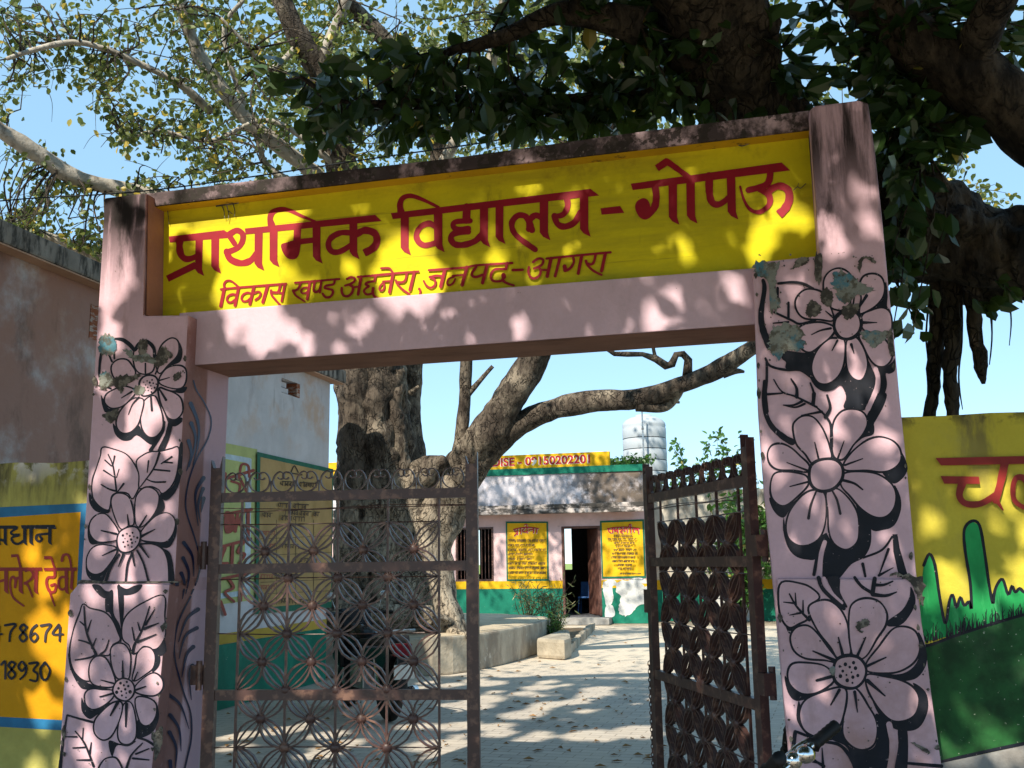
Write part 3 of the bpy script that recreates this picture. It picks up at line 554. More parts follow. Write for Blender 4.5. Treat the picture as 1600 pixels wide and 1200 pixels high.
for s, k in (('140,150 200,120 270,170 270,270 200,300 140,290', 2), ('130,550 250,500 330,470 480,470 420,520 360,560 330,620 300,600 250,560 170,600', 3), ('345,270 400,250 440,300 540,280 620,340 690,330 700,370 500,360 420,340', 2), ('440,560 520,570 520,620 460,640 430,610', 2), ('140,470 200,440 250,490 200,570 140,580', 2), ('170,800 300,760 290,830 240,880 180,840', 3), ('640,260 700,230 720,330 680,390 610,390 620,320', 3), ('770,470 830,440 830,490 780,520', 3), ('700,250 760,290 740,330', 3), ('470,180 540,170 540,270 480,300', 3)): f.blob(s, k, 0.18, 9)
f.z(120, 690, 5)                     # left pillar, middle flower
for s in ['95,400 100,480 150,545 240,560 255,530 180,510 125,440', '800,40 828,15 822,200 800,330 750,420 690,460 650,410 740,360 775,280', '640,420 680,470 675,540 600,610 510,700 590,580 630,500', '770,600 782,700 750,790 710,830 640,820 500,775 600,785 700,785 760,700', '650,830 720,860 750,950 762,1097 722,1097 710,950 680,860', '70,930 75,1030 120,1085 200,1092 230,1030 300,900 220,1010 140,1040 85,990', '90,650 85,740 110,800 170,800 310,790 200,785 120,740']: f.fill(s)
for s in ['205,50 290,65 380,100 440,170 480,260 480,350 450,420 430,440 400,400 330,390 270,420 255,500 240,530 180,500 130,430 125,320 160,200 190,110', '470,160 520,110 580,85 660,80 740,60 790,50 790,150 770,270 730,350 670,400 640,370 580,345 510,360 490,350 490,260',
          '280,520 275,450 310,410 370,415 410,450 435,540 440,640 400,655 350,680 310,610', '460,480 480,410 530,365 590,370 635,420 625,510 580,590 510,660 465,640', '510,700 570,630 630,580 700,560 750,590 765,650 740,730 690,780 610,780 500,760', '320,760 220,780 150,770 105,710 110,630 160,575 220,570 270,620 320,700', '300,830 300,880 240,970 190,1020 130,1030 85,990 85,900 130,830 210,810']: f.petal(s, 13)
lines(f, 14, '490,800>600,800>680,850>715,950>722,1095|14,18;480,850>520,950>560,1095|16;430,870>395,960>380,1097|16;320,880>260,990>225,1095|20;')if False else None
lines(f, 14, '490,800>600,800>680,850>715,950>722,1095|14,18;470,850>520,950>560,1095|14,18;430,870>395,960>380,1095|14,16;330,880>262,990>225,1095|16,26;245,100>285,200>310,390|10,16;220,145>270,190|12;295,115>280,195|16,8;210,225>295,280|14,8;330,215>310,280|8;190,335>250,370>310,388|10,16;365,330>320,390|18,8;645,90>600,210>495,355|20,8;740,120>660,172|18,10;745,165>680,160|14;560,150>550,240|14,8;725,230>600,218|14;690,315>600,315>540,290|16,8;395,570>405,655|8,18;545,575>490,665|8,16;610,685>500,742|8,24;190,695>310,722|10,18;200,890>310,840|8,18;325,975>362,880|10,20;450,970>430,870|10,18;560,905>490,805|10,22')
f.petal('320,770 340,710 400,675 460,675 490,720 480,790 440,840 380,860 335,840', 17); dots(f, (412, 765), 66, 15, 8)
f.z(0, 0, 1); chips(f, '150,560 143,700 131,880', 5, 2); chips(f, '288,560 282,700 275,870', 6, 2); f.z(120, 690, 5)
f.blob('10,1100 40,1080 300,1092 760,1090 765,1104 300,1108 20,1112', 3, 0.01, 3)
f.build('flower_painting', [M['black'], M['pink'], M['peel'], M['rot']], lp)
f = Paint(YP, 90, 900, 4)            # left plinth flower
for s in ['65,480 80,580 130,680 180,710 340,700 220,680 150,640 95,560', '670,400 680,470 640,500 600,470 650,430', '150,760 150,840 190,890 230,880 330,790 220,840 170,800', '620,800 635,880 600,970 530,1010 490,1000 500,900 540,940 590,920 615,870', '320,1030 340,1130 370,1060 440,1065 490,1030 400,1050', '300,130 345,90 350,230 390,310 400,400 385,400 330,240 300,220', '375,60 412,110 412,260 405,330 392,300', '215,56 250,110 300,140 345,100 300,92 260,56', '375,56 385,110 440,120 500,100 530,56 480,60 430,80', '600,460 640,500 635,560 600,600 590,590 615,540']: f.fill(s)
for s in ['160,180 200,205 290,230 340,280 375,360 385,400 340,430 320,490 260,490 210,530 195,600 200,650 150,640 100,580 80,480 100,350 140,240', '660,125 665,250 670,360 640,430 600,455 540,435 500,470 470,480 450,430 410,390 410,300 450,230 540,170', '335,500 340,450 375,425 420,435 450,490 450,570 440,640 400,640 370,630 345,570', '490,560 500,490 535,450 580,455 605,500 595,570 550,610 490,650 470,640', '490,690 540,640 600,610 645,640 655,690 630,730 580,745 495,725', '490,770 560,765 610,800 610,870 580,920 540,930 510,890', '420,800 460,800 485,900 485,1000 450,1045 400,1040 380,990 390,890', '390,790 400,830 375,920 330,1000 280,1020 235,980 235,910 280,850 340,800', '345,720 340,760 280,810 220,830 180,800 175,740 210,710 280,715', '355,680 290,690 220,670 200,610 210,540 250,505 300,520 340,600']: f.petal(s, 12)
f.petal('265,1230 285,1160 330,1138 370,1150 395,1230', 14)
f.petal('350,710 370,665 410,645 455,660 475,700 465,745 430,775 385,765 360,740', 14); dots(f, (412, 708), 52, 12, 9)
lines(f, 12, '60,870>130,890>215,912|12,16;58,872>40,980>22,1130>12,1230|10,24;110,970>170,1050>225,1190|8,16;50,1005>120,1005|8,10;160,950>155,1020|6,8;95,1075>178,1070|8,12;210,1040>200,1110|6,14;120,1150>205,1150|8,14;500,1010>560,1030>620,1070|14,18;530,1045>460,1120>430,1200|8,16;570,1080>490,1112|8,14;570,1150>470,1140|8,14;165,190>180,350>240,490|10,18;140,285>172,312|8,12;210,275>185,350|6,14;130,400>170,410>200,422|8,14;240,390>215,450|6,14;110,525>200,510>242,490|8,16;320,400>300,460>268,490|6,16;575,190>530,330>480,430>470,480|8,20;605,210>550,305|6,14;630,295>540,330|8,18;615,365>500,412|8,18;500,290>515,340|6,12;465,320>480,400|6,12;405,530>408,635|6,16;270,650>352,672|6,12;265,755>342,735|10,14;330,872>375,790|10,22;425,942>430,800|8,20;550,690>490,712|8,14;500,600>478,650|6,12')
f.z(0, 0, 1); chips(f, '114,930 105,1060 98,1180', 6, 2); chips(f, '261,930 248,1062 240,1170', 12, 3); f.z(90, 900, 4)
f.blob('600,1000 640,940 660,960 650,1060 610,1160 600,1060', 3, .12, 7)
for k in range(50): f.dot(random.uniform(60, 650), random.uniform(100, 1200), random.uniform(1.5, 4.5), 3)
f.build('flower_painting', [M['black'], M['pink'], M['peel'], M['rot']], lpl)
f = Paint(JB, 250, 560, 1.875, 0.004)
def sw(s, w0, w1):
    for q in s.split(';'): f.line(' '.join(q.split('>')), w0, w1, 0)
sw('98,65>108,95>130,130>150,180>140,235>105,300>82,370>76,440>100,520>118,590>112,640>92,690', 4, 5)
sw('90,698>55,770>42,840>48,900>70,980>90,1040>92,1110>80,1170>66,1230', 5, 5)
sw('90,132>112,190>112,250>97,312;92,190>105,240>86,318;84,242>92,280>78,330;128,350>104,400>112,490;126,382>112,430>119,480;128,410>121,450', 12, 2)
sw('70,540>95,580>99,638;68,585>85,630>76,690;63,630>72,660>66,705;112,735>78,765>55,830;108,790>74,815>56,880;98,845>78,870>64,935;95,900>86,930>92,1000;24,985>60,1015>85,1085;30,1045>56,1085>62,1150;28,1095>48,1140>45,1200;36,678>40,720>33,775;50,660>50,700>42,745;30,1180>34,1230>30,1260', 12, 2)
f.build('wave_painting', M['navy'], lp)

# ---------------------------------------------------------------- the two hinged gate leaves
HP = Vector((0.068, 0.25, 0)); LW = 1.419
def gate_leaf(label):
    L = thing('gate_leaf', HP, label, 'metal gate', 'steel gate leaves of the school gateway', R(8.46))
    for s, top in ((0, 2.15), (LW, 2.14)):
        m = MB().box(s-.032, s+.032, -.022, .022, .06, top-.05)
        m.prism([(s-.032, -.022, top-.05), (s+.032, -.022, top-.05), (s+.032, -.022, top+.05), (s+.018, -.022, top-.015), (s-.018, -.022, top-.015), (s-.032, -.022, top+.03)], (0, .044, 0))
        m.build('stile', M['gate'], L, local=True)
    for z in (1.972, 1.586, 0.925, 0.14): MB().box(.033, LW-.033, -.018, .018, z-.026, z+.026).build('rail', M['gate'], L, local=True)
    lat = MB(); VS = [.149, .415, .688, .962, 1.24]; Z0, DZ = 1.822, .1455; rows = 12
    for x in VS: lat.box(x-.006, x+.006, -.014, -.002, .167, 1.945)
    def ctr(k, i): return Vector((VS[i], 0, Z0-DZ*k)) if k % 2 == 0 else Vector(((VS[i]+VS[i+1])/2, 0, Z0-DZ*k))
    cs = []
    for k in range(rows):
        for i in range(5 if k % 2 == 0 else 4):
            c = ctr(k, i)
            if 0 < k and not (k % 2 == 0 and i in (0, 4)): cs.append(c)
            if k < rows-1:
                for j in ((i-1, i) if k % 2 == 0 else (i, i+1)):
                    if j < 0 or j > (3 if k % 2 == 0 else 4): continue
                    e = ctr(k+1, j); d = e-c; pn = Vector((-d.z, 0, d.x)).normalized()
                    for o_ in (-.046, -.017, .017, .046):
                        o2 = o_*random.uniform(.9, 1.1); th = .009 if abs(o_) > .03 else .006
                        lat.bar([c+d*t_+pn*o2*math.sin(math.pi*t_)**.8+Vector((0, .004*(1 if o_ > 0 else -1), 0)) for t_ in (0.03, .15, .3, .5, .7, .85, .97)], (0, 1, 0), th, .024)
        if k % 2 == 0:
            z = Z0-DZ*k; lat.tube([(.03, .012, z+random.uniform(-.004, .004)), (.4, .012, z+random.uniform(-.006, .006)), (.9, .012, z+random.uniform(-.006, .006)), (1.25, .012, z)], .0035, 6)
    lat.tube([(.03, -.012, 1.885), (.35, -.012, 1.895), (.8, -.012, 1.902), (1.39, -.012, 1.905)], .003, 6)
    lat.tube([(.03, .0, 1.915), (.5, .0, 1.90), (1.0, .0, 1.917), (1.39, .0, 1.908)], .0025, 6)
    lo = lat.build('lattice', M['gate'], L, local=True)
    bm_ = MB().ell((0, 0, 0), (.030, .030, .030), 12, 8)
    b0 = None
    for c in cs:
        if b0 is None: b0 = bm_.build('boss', M['gate'], lo, smooth=True, local=True); b_ = b0
        else: b_ = b0.copy(); COL.objects.link(b_); b_.parent = lo
        b_.location = c; b_.scale = (1, .75, 1)
    for k in range(10):
        cx = .105+k*.1345; cz = 1.998+.058; pts = []
        for a in [i*12 for i in range(0, 27)]:
            t_ = math.radians(60-a); pts.append((cx+.058*math.cos(t_), 0, cz+.058*math.sin(t_)))
        def curl(sg):
            o = []
            for a in range(0, 300, 25):
                r_ = .024-.010*a/300; t_ = math.radians(60+a) if sg > 0 else math.radians(120-a)
                o.append((cx+sg*.017+r_*math.cos(t_), 0, cz+.028+r_*math.sin(t_)))
            return o
        m = MB(); m.bar(curl(1)[::-1]+pts+curl(-1), (0, 1, 0), .006, .02); m.box(cx+.064, cx+.070, -.008, .008, 1.998, 2.06)
        m.build('scroll', M['gate'], L, local=True)
    for z in (1.66, 1.03):
        m = MB().box(-.10, -.034, -.03, .03, z-.05, z+.05).tube([(-.05, -.036, z-.075), (-.05, -.036, z+.075)], .017, 8); m.build('hinge', M['gate'], L, local=True)
    return L
leafL = gate_leaf('brown steel gate leaf at the left pillar, almost closed, with lattice rosettes and scrolls')
def copy_tree(o, parent=None):
    c = o.copy(); COL.objects.link(c); c.parent = parent
    for ch in list(o.children): copy_tree(ch, c)
    return c
leafR = copy_tree(leafL); leafR.location = (2.93, .25, 0); leafR.rotation_euler = (0, 0, math.pi-R(63.7))
leafR['label'] = 'brown steel gate leaf swung open into the courtyard beside the right pillar, with hanging chain'
MB().box(LW+.033, LW+.10, -.02, .02, 1.28, 1.42).build('lock_plate', M['gate'], leafR, local=True)
ch = MB()
for k in range(34):
    z = .98-k*.024; a = k % 2
    pts = [(LW+.045+(.009*math.cos(t_) if a else 0), .02+(0 if a else .009*math.cos(t_)), z+.016*math.sin(t_)) for t_ in [i*math.pi/4 for i in range(9)]]
    ch.tube(pts, .0028, 5, cap=False)
ch.build('chain', M['gate'], leafR, local=True)

# ---------------------------------------------------------------- painted boundary walls either side of the gateway
M['lw_plaster'] = plaster('mossy_wall_plaster', (0.46, 0.42, 0.12), 0.25, [((0.42, 0.38, 0.10), 3, .4, .7, .6, None, None), ((0.075, 0.065, 0.04), 4, .36, .52, .93, (1, 1, .18), (2, 1.75, 2.12)), ((0.55, 0.52, 0.47), 5, .47, .55, .95, None, (2, 2.06, 2.2))], .5)
M['lw_orange'] = plaster('ochre_panel_paint', (0.66, 0.31, 0.008), 0.12, [((0.40, 0.20, 0.02), 3, .5, .75, .5, None, None), ((0.12, 0.08, 0.03), 24, .69, .73, .7, None, None)], .15, .7)
M['lw_blue'] = flat_paint('blue_border_paint', (0.02, 0.15, 0.30), .6)
YW = Plane((0, .15, 0), (0, -1, 0))
lw = thing('boundary_wall', (-3, .25, 0), 'low boundary wall left of the gateway with an orange notice panel bordered in blue', 'wall')
wl = MB(); n_ = 24; top = []
for k in range(n_+1):
    x = -7+6.65*k/n_; top.append((x, .15, 2.2+.02*noise.noise(Vector((x*3, 0, 0)))))
wl.prism([(-7, .15, 0)]+top+[(-.35, .15, 0)], (0, .2, 0)).build('wall_body', M['lw_plaster'], lw)
f = Paint(YW, 0, 0, 1, .002)
f.fill('-420,812 142,786 132,1143 -420,1112', 1, False); f.fill('-400,835 126,800 110,1126 -400,1098', 0, False)
f.build('notice_panel', [M['lw_orange'], M['lw_blue']], lw)
f = Paint(YW, 0, 800, 7.5, .006)
f.fill('-260,160 180,158 212,172 205,200 -260,192', 0, False).line('-160,180 -150,300 -110,345 -20,330', 34).vbar(-20, 190, -15, 390, 40).line('-230,380 -40,320', 30).vbar(62, 170, 60, 395, 38).line('-60,200 -50,290 20,330 50,330', 30)
f.fill('245,155 640,150 662,200 255,195', 0, False).line('195,190 130,235 150,265 220,265', 26).line('215,275 140,300 150,350 210,375 285,330', 28).vbar(290, 165, 290, 390, 40).vbar(365, 165, 362, 390, 42)
f.line('590,255 490,260 430,275 425,320 460,345 490,320 470,290', 28).vbar(585, 170, 582, 388, 40)
f.z(0, 960, 5)
def digits(f, s, w):
    D = {'4': ['60,5>5,70>95,72', '70,20>66,120'], '7': ['5,12>90,5>50,60>40,125'], '8': ['85,20>50,5>20,30>50,60>85,95>50,125>15,95>50,60>85,25'], '6': ['75,8>30,40>15,95>50,125>85,95>60,65>20,85'], '1': ['15,25>45,5>45,125'], '9': ['80,35>45,5>15,40>45,70>80,40>75,90>30,128'], '3': ['10,12>85,8>45,55>80,80>70,125>15,118'], '0': ['50,5>12,50>25,118>65,122>88,60>50,5']}
    for d, x, y, kx, ky in s:
        for q in D[d]: f.line(' '.join(f'{x+float(a.split(",")[0])*kx},{y+float(a.split(",")[1])*ky}' for a in q.split('>')), w, w*.8)
digits(f, [('4', -75, 75, .95, 1.1), ('7', 35, 72, .95, 1.1), ('8', 140, 75, .8, 1.1), ('6', 225, 75, .8, 1.1), ('7', 315, 75, .9, 1.1), ('4', 405, 75, .9, 1.1), ('1', -70, 365, .8, 1.1), ('1', -5, 365, 1, 1.1), ('8', 50, 365, .8, 1.1), ('9', 130, 365, .9, 1.1), ('3', 220, 370, .9, 1.2), ('0', 305, 370, .95, 1.1)], 20)
f.build('lettering', M['black'], lw)
f = Paint(YW, 0, 800, 7.5, .006)
f.fill('-200,650 490,650 495,690 -200,692', 0, False).vbar(-30, 660, -30, 950, 40).line('-120,700 -110,820 -40,820 40,800', 30).vbar(72, 660, 70, 962, 46)
f.line('175,880 180,800 150,760 120,800 120,900 160,1010 275,1100', 32, 22).line('175,880 190,790 220,770', 30).vbar(240, 650, 242, 965, 48).line('130,515 210,510', 34, butt=True).line('205,510 240,650', 26)
f.line('300,690 350,680 385,720 370,780 290,840', 30).line('290,830 330,870 380,995', 30, 18).vbar(425, 660, 418, 965, 44)
f.fill('510,655 900,650 895,690 520,690', 0, False).line('640,690 635,760 560,770 545,840 580,930 640,930 650,850 600,860', 32).line('570,900 640,1100', 30, 16).line('515,535 600,535', 36, butt=True).line('600,535 640,660', 26)
f.line('790,780 730,760 690,800 690,880 730,910 780,880', 28).vbar(775, 690, 780, 965, 40).line('725,570 740,510 790,500 820,560 835,660', 34, 24).vbar(850, 690, 835, 920, 36)
f.build('lettering', M['red2'], lw)

M['rw_yellow'] = plaster('faded_yellow_wall', (0.60, 0.50, 0.06), 0.15, [((0.16, 0.13, 0.06), 6, .45, .65, .9, (1, 1, .25), (2, 1.65, 2.2)), ((0.36, 0.31, 0.1), 2.2, .5, .75, .6, None, None), ((0.05, .045, .03), 9, .45, .55, .9, None, (2, 2.17, 2.24))], .3)
M['rw_green'] = flat_paint('dark_green_wall_paint', (0.012, 0.075, 0.018), .6, .45, (.35, .4, .3))
M['grass_green'] = plaster('bright_green_paint', (0.025, 0.36, 0.10), .35, [((0.10, 0.55, 0.2), 5, .5, .7, .8, (3, 1, .4), None)], .1, .5, 20)
M['cement'] = plaster('bare_cement', (0.34, 0.33, 0.31), .25, [((0.2, .18, .16), 4, .45, .7, .8, None, None)], .5)
rw = thing('boundary_wall', (5.5, .25, 0), 'yellow boundary wall right of the gateway painted with green grass', 'wall')
top = []
for k in range(25):
    x = 3.45+4.5*k/24; top.append((x, .15, 2.235+.02*noise.noise(Vector((x*2.5, 4, 0)))))
MB().prism([(3.45, .15, 0)]+top+[(7.95, .15, 0)], (0, .2, 0)).build('wall_body', M['rw_yellow'], rw)
f = Paint(YW, 1400, 620, 2.07, .002)
f.fill('60,1230 60,800 105,800 200,768 300,735 420,700 640,640 900,600 900,1050 640,1080 414,1122 150,1180', 1, False)
f.line('150,1180 280,1150 414,1122 640,1080', 12, 12, 0).fill('40,1190 150,1184 414,1128 900,1056 900,1440 40,1440', 3, False)
grass = '60,800 75,720 80,620 90,545 108,508 126,545 140,640 156,725 164,722 172,665 183,640 196,682 208,648 221,675 236,662 244,685 240,600 224,500 221,430 245,402 270,416 286,500 300,600 313,668 317,640 326,610 345,590 363,640 375,612 386,632 400,620 418,632 440,600 470,560 500,610 530,590 560,620 600,560 640,600 660,630 640,645 420,700 300,735 200,768'
g_ = P(grass); gc = cat_open(g_, 3)
for i in range(4, len(g_)-5):
    pass
f.fill(grass, 2, False)
f.line(' '.join(f'{a},{b}' for a, b in g_[3:-4]), 10, 10, 0, n=4)
f.line('60,806 105,804 200,770 300,738 420,703 640,645', 10, 10, 0)
for k in range(110):
    x = random.uniform(66, 620); yb = 806-(x-60)*.285; h_ = random.uniform(12, 60)
    f.line([(x, yb), (x+random.uniform(-4, 4), yb-h_*.6), (x+random.uniform(-8, 8), yb-h_)], random.uniform(3, 6), .8, 0)
f.build('grass_painting', [M['black'], M['rw_green'], M['grass_green'], M['cement']], rw)
f = Paint(YW, 1400, 620, 2.07, .018)
f.fill('128,198 640,186 655,212 146,222', 0, False).fill('144,256 268,258 272,282 156,281', 0, False).line('215,278 205,318 225,345 275,345 325,315', 24, 20)
f.line('352,215 335,290 322,335', 28, 22).line('322,330 346,366', 18, 5)
f.line('440,330 420,270 390,262 378,300 392,345 470,380', 22, 14).line('430,330 440,275 475,262', 20).line('500,205 488,350', 26, 20)
f.build('lettering', M['red2'], rw)
# ---------------------------------------------------------------- classroom block along the left side of the yard
XW = -3.05
class PlaneX(Plane): pass
PW = Plane((XW, 0, 0), (1, 0, 0))
M['sb_wall'] = plaster('weathered_white_wall', (0.60, 0.56, 0.56), .12, [((0.55, 0.36, 0.25), 1.1, .48, .62, .8, None, (2, 2.9, 3.6)), ((0.3, 0.22, 0.2), 3.5, .55, .75, .6, (1, 1, .4), (2, 2.7, 4)), ((0.12, 0.1, 0.09), 7, .58, .7, .6, (1, 1, .2), (2, 3.2, 4.2)), ((0.37, 0.19, 0.14), 1.4, .25, .5, .9, None, (1, 5.3, 4.4)), ((0.13, 0.09, 0.075), 2.5, .5, .7, .7, (1, 1, .5), (1, 5.3, 4.4))], .3)  # near end also darkened for tree shade, over bare brown plaster
M['slab_moss'] = plaster('blackened_roof_slab', (0.30, 0.26, 0.22), .35, [((0.03, .028, .025), 4, .46, .6, .9, (2, 2, .5), None), ((0.4, .3, .22), 9, .62, .7, .6, None, None)], .6)
M['soffit_w'] = plaster('peach_soffit', (0.55, 0.33, 0.22), .15)
M['green_dado'] = plaster('green_dado_paint', (0.012, 0.17, 0.11), .2, [((0.03, .26, .17), 3, .5, .7, .5, None, None), ((0.45, .45, .42), 10, .68, .72, .7, None, None)], .15, .55)
M['tan_dado'] = plaster('tan_dado_paint', (0.50, 0.33, 0.06), .15)
M['brick'] = plaster('exposed_brick', (0.36, 0.12, 0.06), .3, [((0.5, .45, .4), 12, .5, .6, .8, (1, .6, 3), None)], .8)
sb = thing('classroom_block', (-6, 4.5, 0), 'low whitewashed classroom block with flat blackened roof slab and painted notice boards', 'building')
hz0, hz1 = PW(440, 583), PW(468, 626)
wv = MB()
vy0, vy1, vz0, vz1 = hz0.y, hz1.y, hz1.z+.03, 4.02
wv.box(-9, XW, .55, vy0, 0, 4.22); wv.box(-9, XW, vy1, 8.58, 0, 4.22); wv.box(-9, XW, vy0, vy1, 0, vz0); wv.box(-9, XW, vy0, vy1, vz1, 4.22); wv.box(-9, XW-.22, vy0, vy1, vz0, vz1)
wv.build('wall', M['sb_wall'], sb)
MB().box(XW-.20, XW+.004, vy1-.10, vy1-.004, vz0+.004, vz1-.004).build('ventilator_side', M['brick'], sb)
rb = MB()
for k in range(5): rb.box(XW-.2, XW-.04-.03*(k % 2), vy0+.01, vy0+.28, vz0+.02+k*.085, vz0+.085+k*.085)
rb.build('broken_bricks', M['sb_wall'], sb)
y_ = PW(146, 460).y
MB().box(XW-.001, XW+.006, y_-.03, y_+.4, 3.72, 4.05).build('ventilator_grille', M['brick'], sb)
MB().box(-9.2, XW+.16, .3, 8.8, 4.222, 4.41).build('roof_slab', M['slab_moss'], sb, bevel=.02)
MB().box(XW+.004, XW+.15, .32, 8.78, 4.205, 4.218).build('roof_soffit', M['soffit_w'], sb)
MB().box(XW+.002, XW+.012, .56, 8.57, .01, .72).build('dado', M['green_dado'], sb)
MB().box(XW+.002, XW+.014, .56, 8.57, .724, .84).build('dado_band', M['tan_dado'], sb)
M['lime'] = plaster('lime_yellow_board', (0.48, 0.50, 0.20), .12, [((.3, .32, .1), 5, .5, .75, .5, None, None)], .1)
M['paleblue'] = flat_paint('pale_blue_border', (0.5, 0.58, 0.62), .7)
M['khaki'] = plaster('khaki_board', (0.46, 0.30, 0.13), .15, [((.3, .19, .07), 3, .45, .7, .6, None, None)], .12)
M['gdark'] = flat_paint('dark_green_border', (0.01, 0.12, 0.07), .6)
M['ink'] = flat_paint('faded_black_ink', (0.06, 0.04, 0.03), .8)
M['red_old'] = flat_paint('faded_red_paint', (0.30, 0.07, 0.05), .7)
f = Paint(PW, 0, 0, 1, .004, .0004)
f.fill('250,672 402,702 400,937 250,957', 0, False).fill('250,690 392,716 390,724 250,698', 1, False).fill('384,716 393,717 391,925 382,926', 1, False).fill('250,940 391,921 391,929 250,949', 1, False)
f.line('340,752 396,735', 5, 5, 2).line('352,740 350,775', 5, 4, 2).line('362,752 375,758 370,775 358,772', 4, 4, 2).line('372,742 388,772', 5, 4, 2).line('375,740 378,726 388,728 390,745', 4, 4, 2)
f.line('340,806 393,796', 5, 5, 2).fill('352,800 366,805 366,828 352,832', 2).line('372,800 368,830', 5, 5, 2).line('381,800 374,818 384,822', 4, 4, 2).line('388,797 388,840', 5, 5, 2)
f.line('340,856 392,842', 5, 5, 2).line('352,856 345,878 356,880', 5, 4, 2).line('364,852 362,890', 5, 5, 2).line('382,846 372,862 383,866 374,880', 5, 4, 2)
f.line('345,905 390,895', 5, 5, 2).line('358,905 365,918 352,926 366,940', 5, 4, 2).line('378,898 376,938', 5, 5, 2).line('345,940 352,960', 5, 5, 2)
f.fill('402,706 521,733 518,949 399,960', 3, False).fill('407,714 519,739 517,940 404,950', 4, False)
for y0 in (842, 868, 890, 910, 928): f.line([(407, y0), (518, y0-5)], .8, .8, 5)
for x0 in (432, 462, 490): f.line([(x0, 812), (x0, 945)], .7, .7, 5)
f.line('455,737 460,728 466,738', 2, 2, 5).line('448,738 472,742', 2, 2, 5)
def scribble(f, x0, x1, y, h, slot, slope=0.0, wd=None):
    wd = wd or h*.16; x = x0; ws = []
    while x < x1-h*.8:
        L = min(random.uniform(1.6, 4.6)*h, x1-x); ws.append((x, x+L)); x += L+h*.55
    for a, b_ in ws:
        yy = lambda q: y+(q-x0)*slope
        f.line([(a, yy(a)), (b_, yy(b_))], wd*1.3, wd*1.3, slot, butt=True); q = a+h*.3
        while q < b_:
            f.line([(q, yy(q)), (q-h*.05, yy(q)+h)], wd, wd, slot, butt=True)
            k = random.random()
            if k < .35: f.line([(q, yy(q)+h*.35), (q-h*.35, yy(q)+h*.45), (q-h*.3, yy(q)+h*.8), (q, yy(q)+h*.6)], wd, wd, slot, True, 3)
            elif k < .6: f.line([(q-h*.45, yy(q)+h*.1), (q-h*.4, yy(q)+h*.65), (q, yy(q)+h*.65)], wd, wd, slot, True, 3)
            elif k < .75: f.line([(q, yy(q)), (q-h*.2, yy(q)-h*.35)], wd, wd, slot, True, 3)
            q += h*random.uniform(.55, .8)
for (a, b_, y, h_) in ((440, 500, 752, 7), (436, 490, 786, 7), (444, 500, 797, 7), (412, 426, 801, 7), (440, 480, 806, 7), (438, 486, 935, 7), (440, 470, 850, 6), (470, 500, 872, 6), (436, 470, 896, 6)): scribble(f, a, b_, y, h_, 5, .06)
for y in (830, 850, 898, 915): scribble(f, 407, 430, y, 6, 2, .02)
f.build('notice_board', [M['lime'], M['paleblue'], M['red_old'], M['gdark'], M['khaki'], M['ink']], sb)

# ---------------------------------------------------------------- school building at the end of the yard
YF = 21.0; PF = Plane((0, YF, 0), (0, -1, 0))
M['sc_pink'] = plaster('school_pink_wall', (0.70, 0.50, 0.50), .12, [((0.55, .30, .22), 1.4, .45, .7, .6, None, (2, 2.3, 2.8)), ((.3, .2, .18), 6, .6, .75, .5, None, None)], .2)  # warm tint at the top paints in bounced light under the canopy
M['sc_fascia'] = plaster('lilac_white_fascia', (0.64, 0.60, 0.64), .12, [((0.03, .03, .03), 3.2, .42, .56, .95, (1, 1, .5), (2, 3.25, 2.85)), ((.35, .3, .27), 2.5, .5, .65, .6, None, None), ((0.05, .045, .04), 2.6, .42, .52, .9, None, (0, -2.4, -1.3)), ((0.15, .115, .09), 2.4, .25, .6, .93, None, (0, -1.5, -1.15))], .4)
M['sc_yellow'] = plaster('school_sign_yellow', (0.72, 0.42, 0.015), .12, [((.3, .16, .02), 4, .55, .75, .5, None, None)], .12, .7)
M['sc_green'] = M['green_dado']
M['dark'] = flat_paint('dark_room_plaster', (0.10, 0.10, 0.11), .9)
M['door'] = metal_mat('rusty_brown_door', (0.09, 0.035, 0.025), (0.17, 0.08, 0.06), .6, 0, .4, .7, 6)
M['peelwhite'] = plaster('peeled_white_patch', (0.62, .62, .6), .2, [((.3, .3, .28), 5, .5, .65, .7, None, None)], .5)
sc = thing('school_building', (-4, 24, 0), 'single storey pink school building with green dado and a yellow code number board', 'building')
DX0, DX1, WX0, WX1 = -2.13, -1.12, -5.0, -3.96
w_ = MB(); F0, F1 = YF, YF+.25; XL, XR = -11.0, .06
w_.box(XL, WX0, F0, F1, 0, 2.9); w_.box(WX1, DX0, F0, F1, 0, 2.9); w_.box(DX1, XR, F0, F1, 0, 2.9); w_.box(WX0, WX1, F0, F1, 0, 1.09); w_.box(WX0, WX1, F0, F1, 2.49, 2.9); w_.box(DX0, DX1, F0, F1, 2.46, 2.9)
w_.box(XR-.25, XR, F1, 26, 0, 2.9); w_.box(XL, XL+.25, F1, 26, 0, 2.9)
w_.build('wall', M['sc_pink'], sc)
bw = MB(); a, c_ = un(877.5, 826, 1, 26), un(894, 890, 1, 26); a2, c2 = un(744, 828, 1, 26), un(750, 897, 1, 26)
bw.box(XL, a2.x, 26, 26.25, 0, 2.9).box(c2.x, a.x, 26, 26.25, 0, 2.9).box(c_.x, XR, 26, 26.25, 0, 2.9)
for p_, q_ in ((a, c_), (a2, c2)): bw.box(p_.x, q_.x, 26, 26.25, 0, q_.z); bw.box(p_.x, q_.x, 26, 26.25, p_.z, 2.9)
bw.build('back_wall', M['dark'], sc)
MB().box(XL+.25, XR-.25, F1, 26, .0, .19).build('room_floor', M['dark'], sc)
MB().box(-3.4, -3.2, F1, 26, .19, 2.88).build('partition', M['dark'], sc)
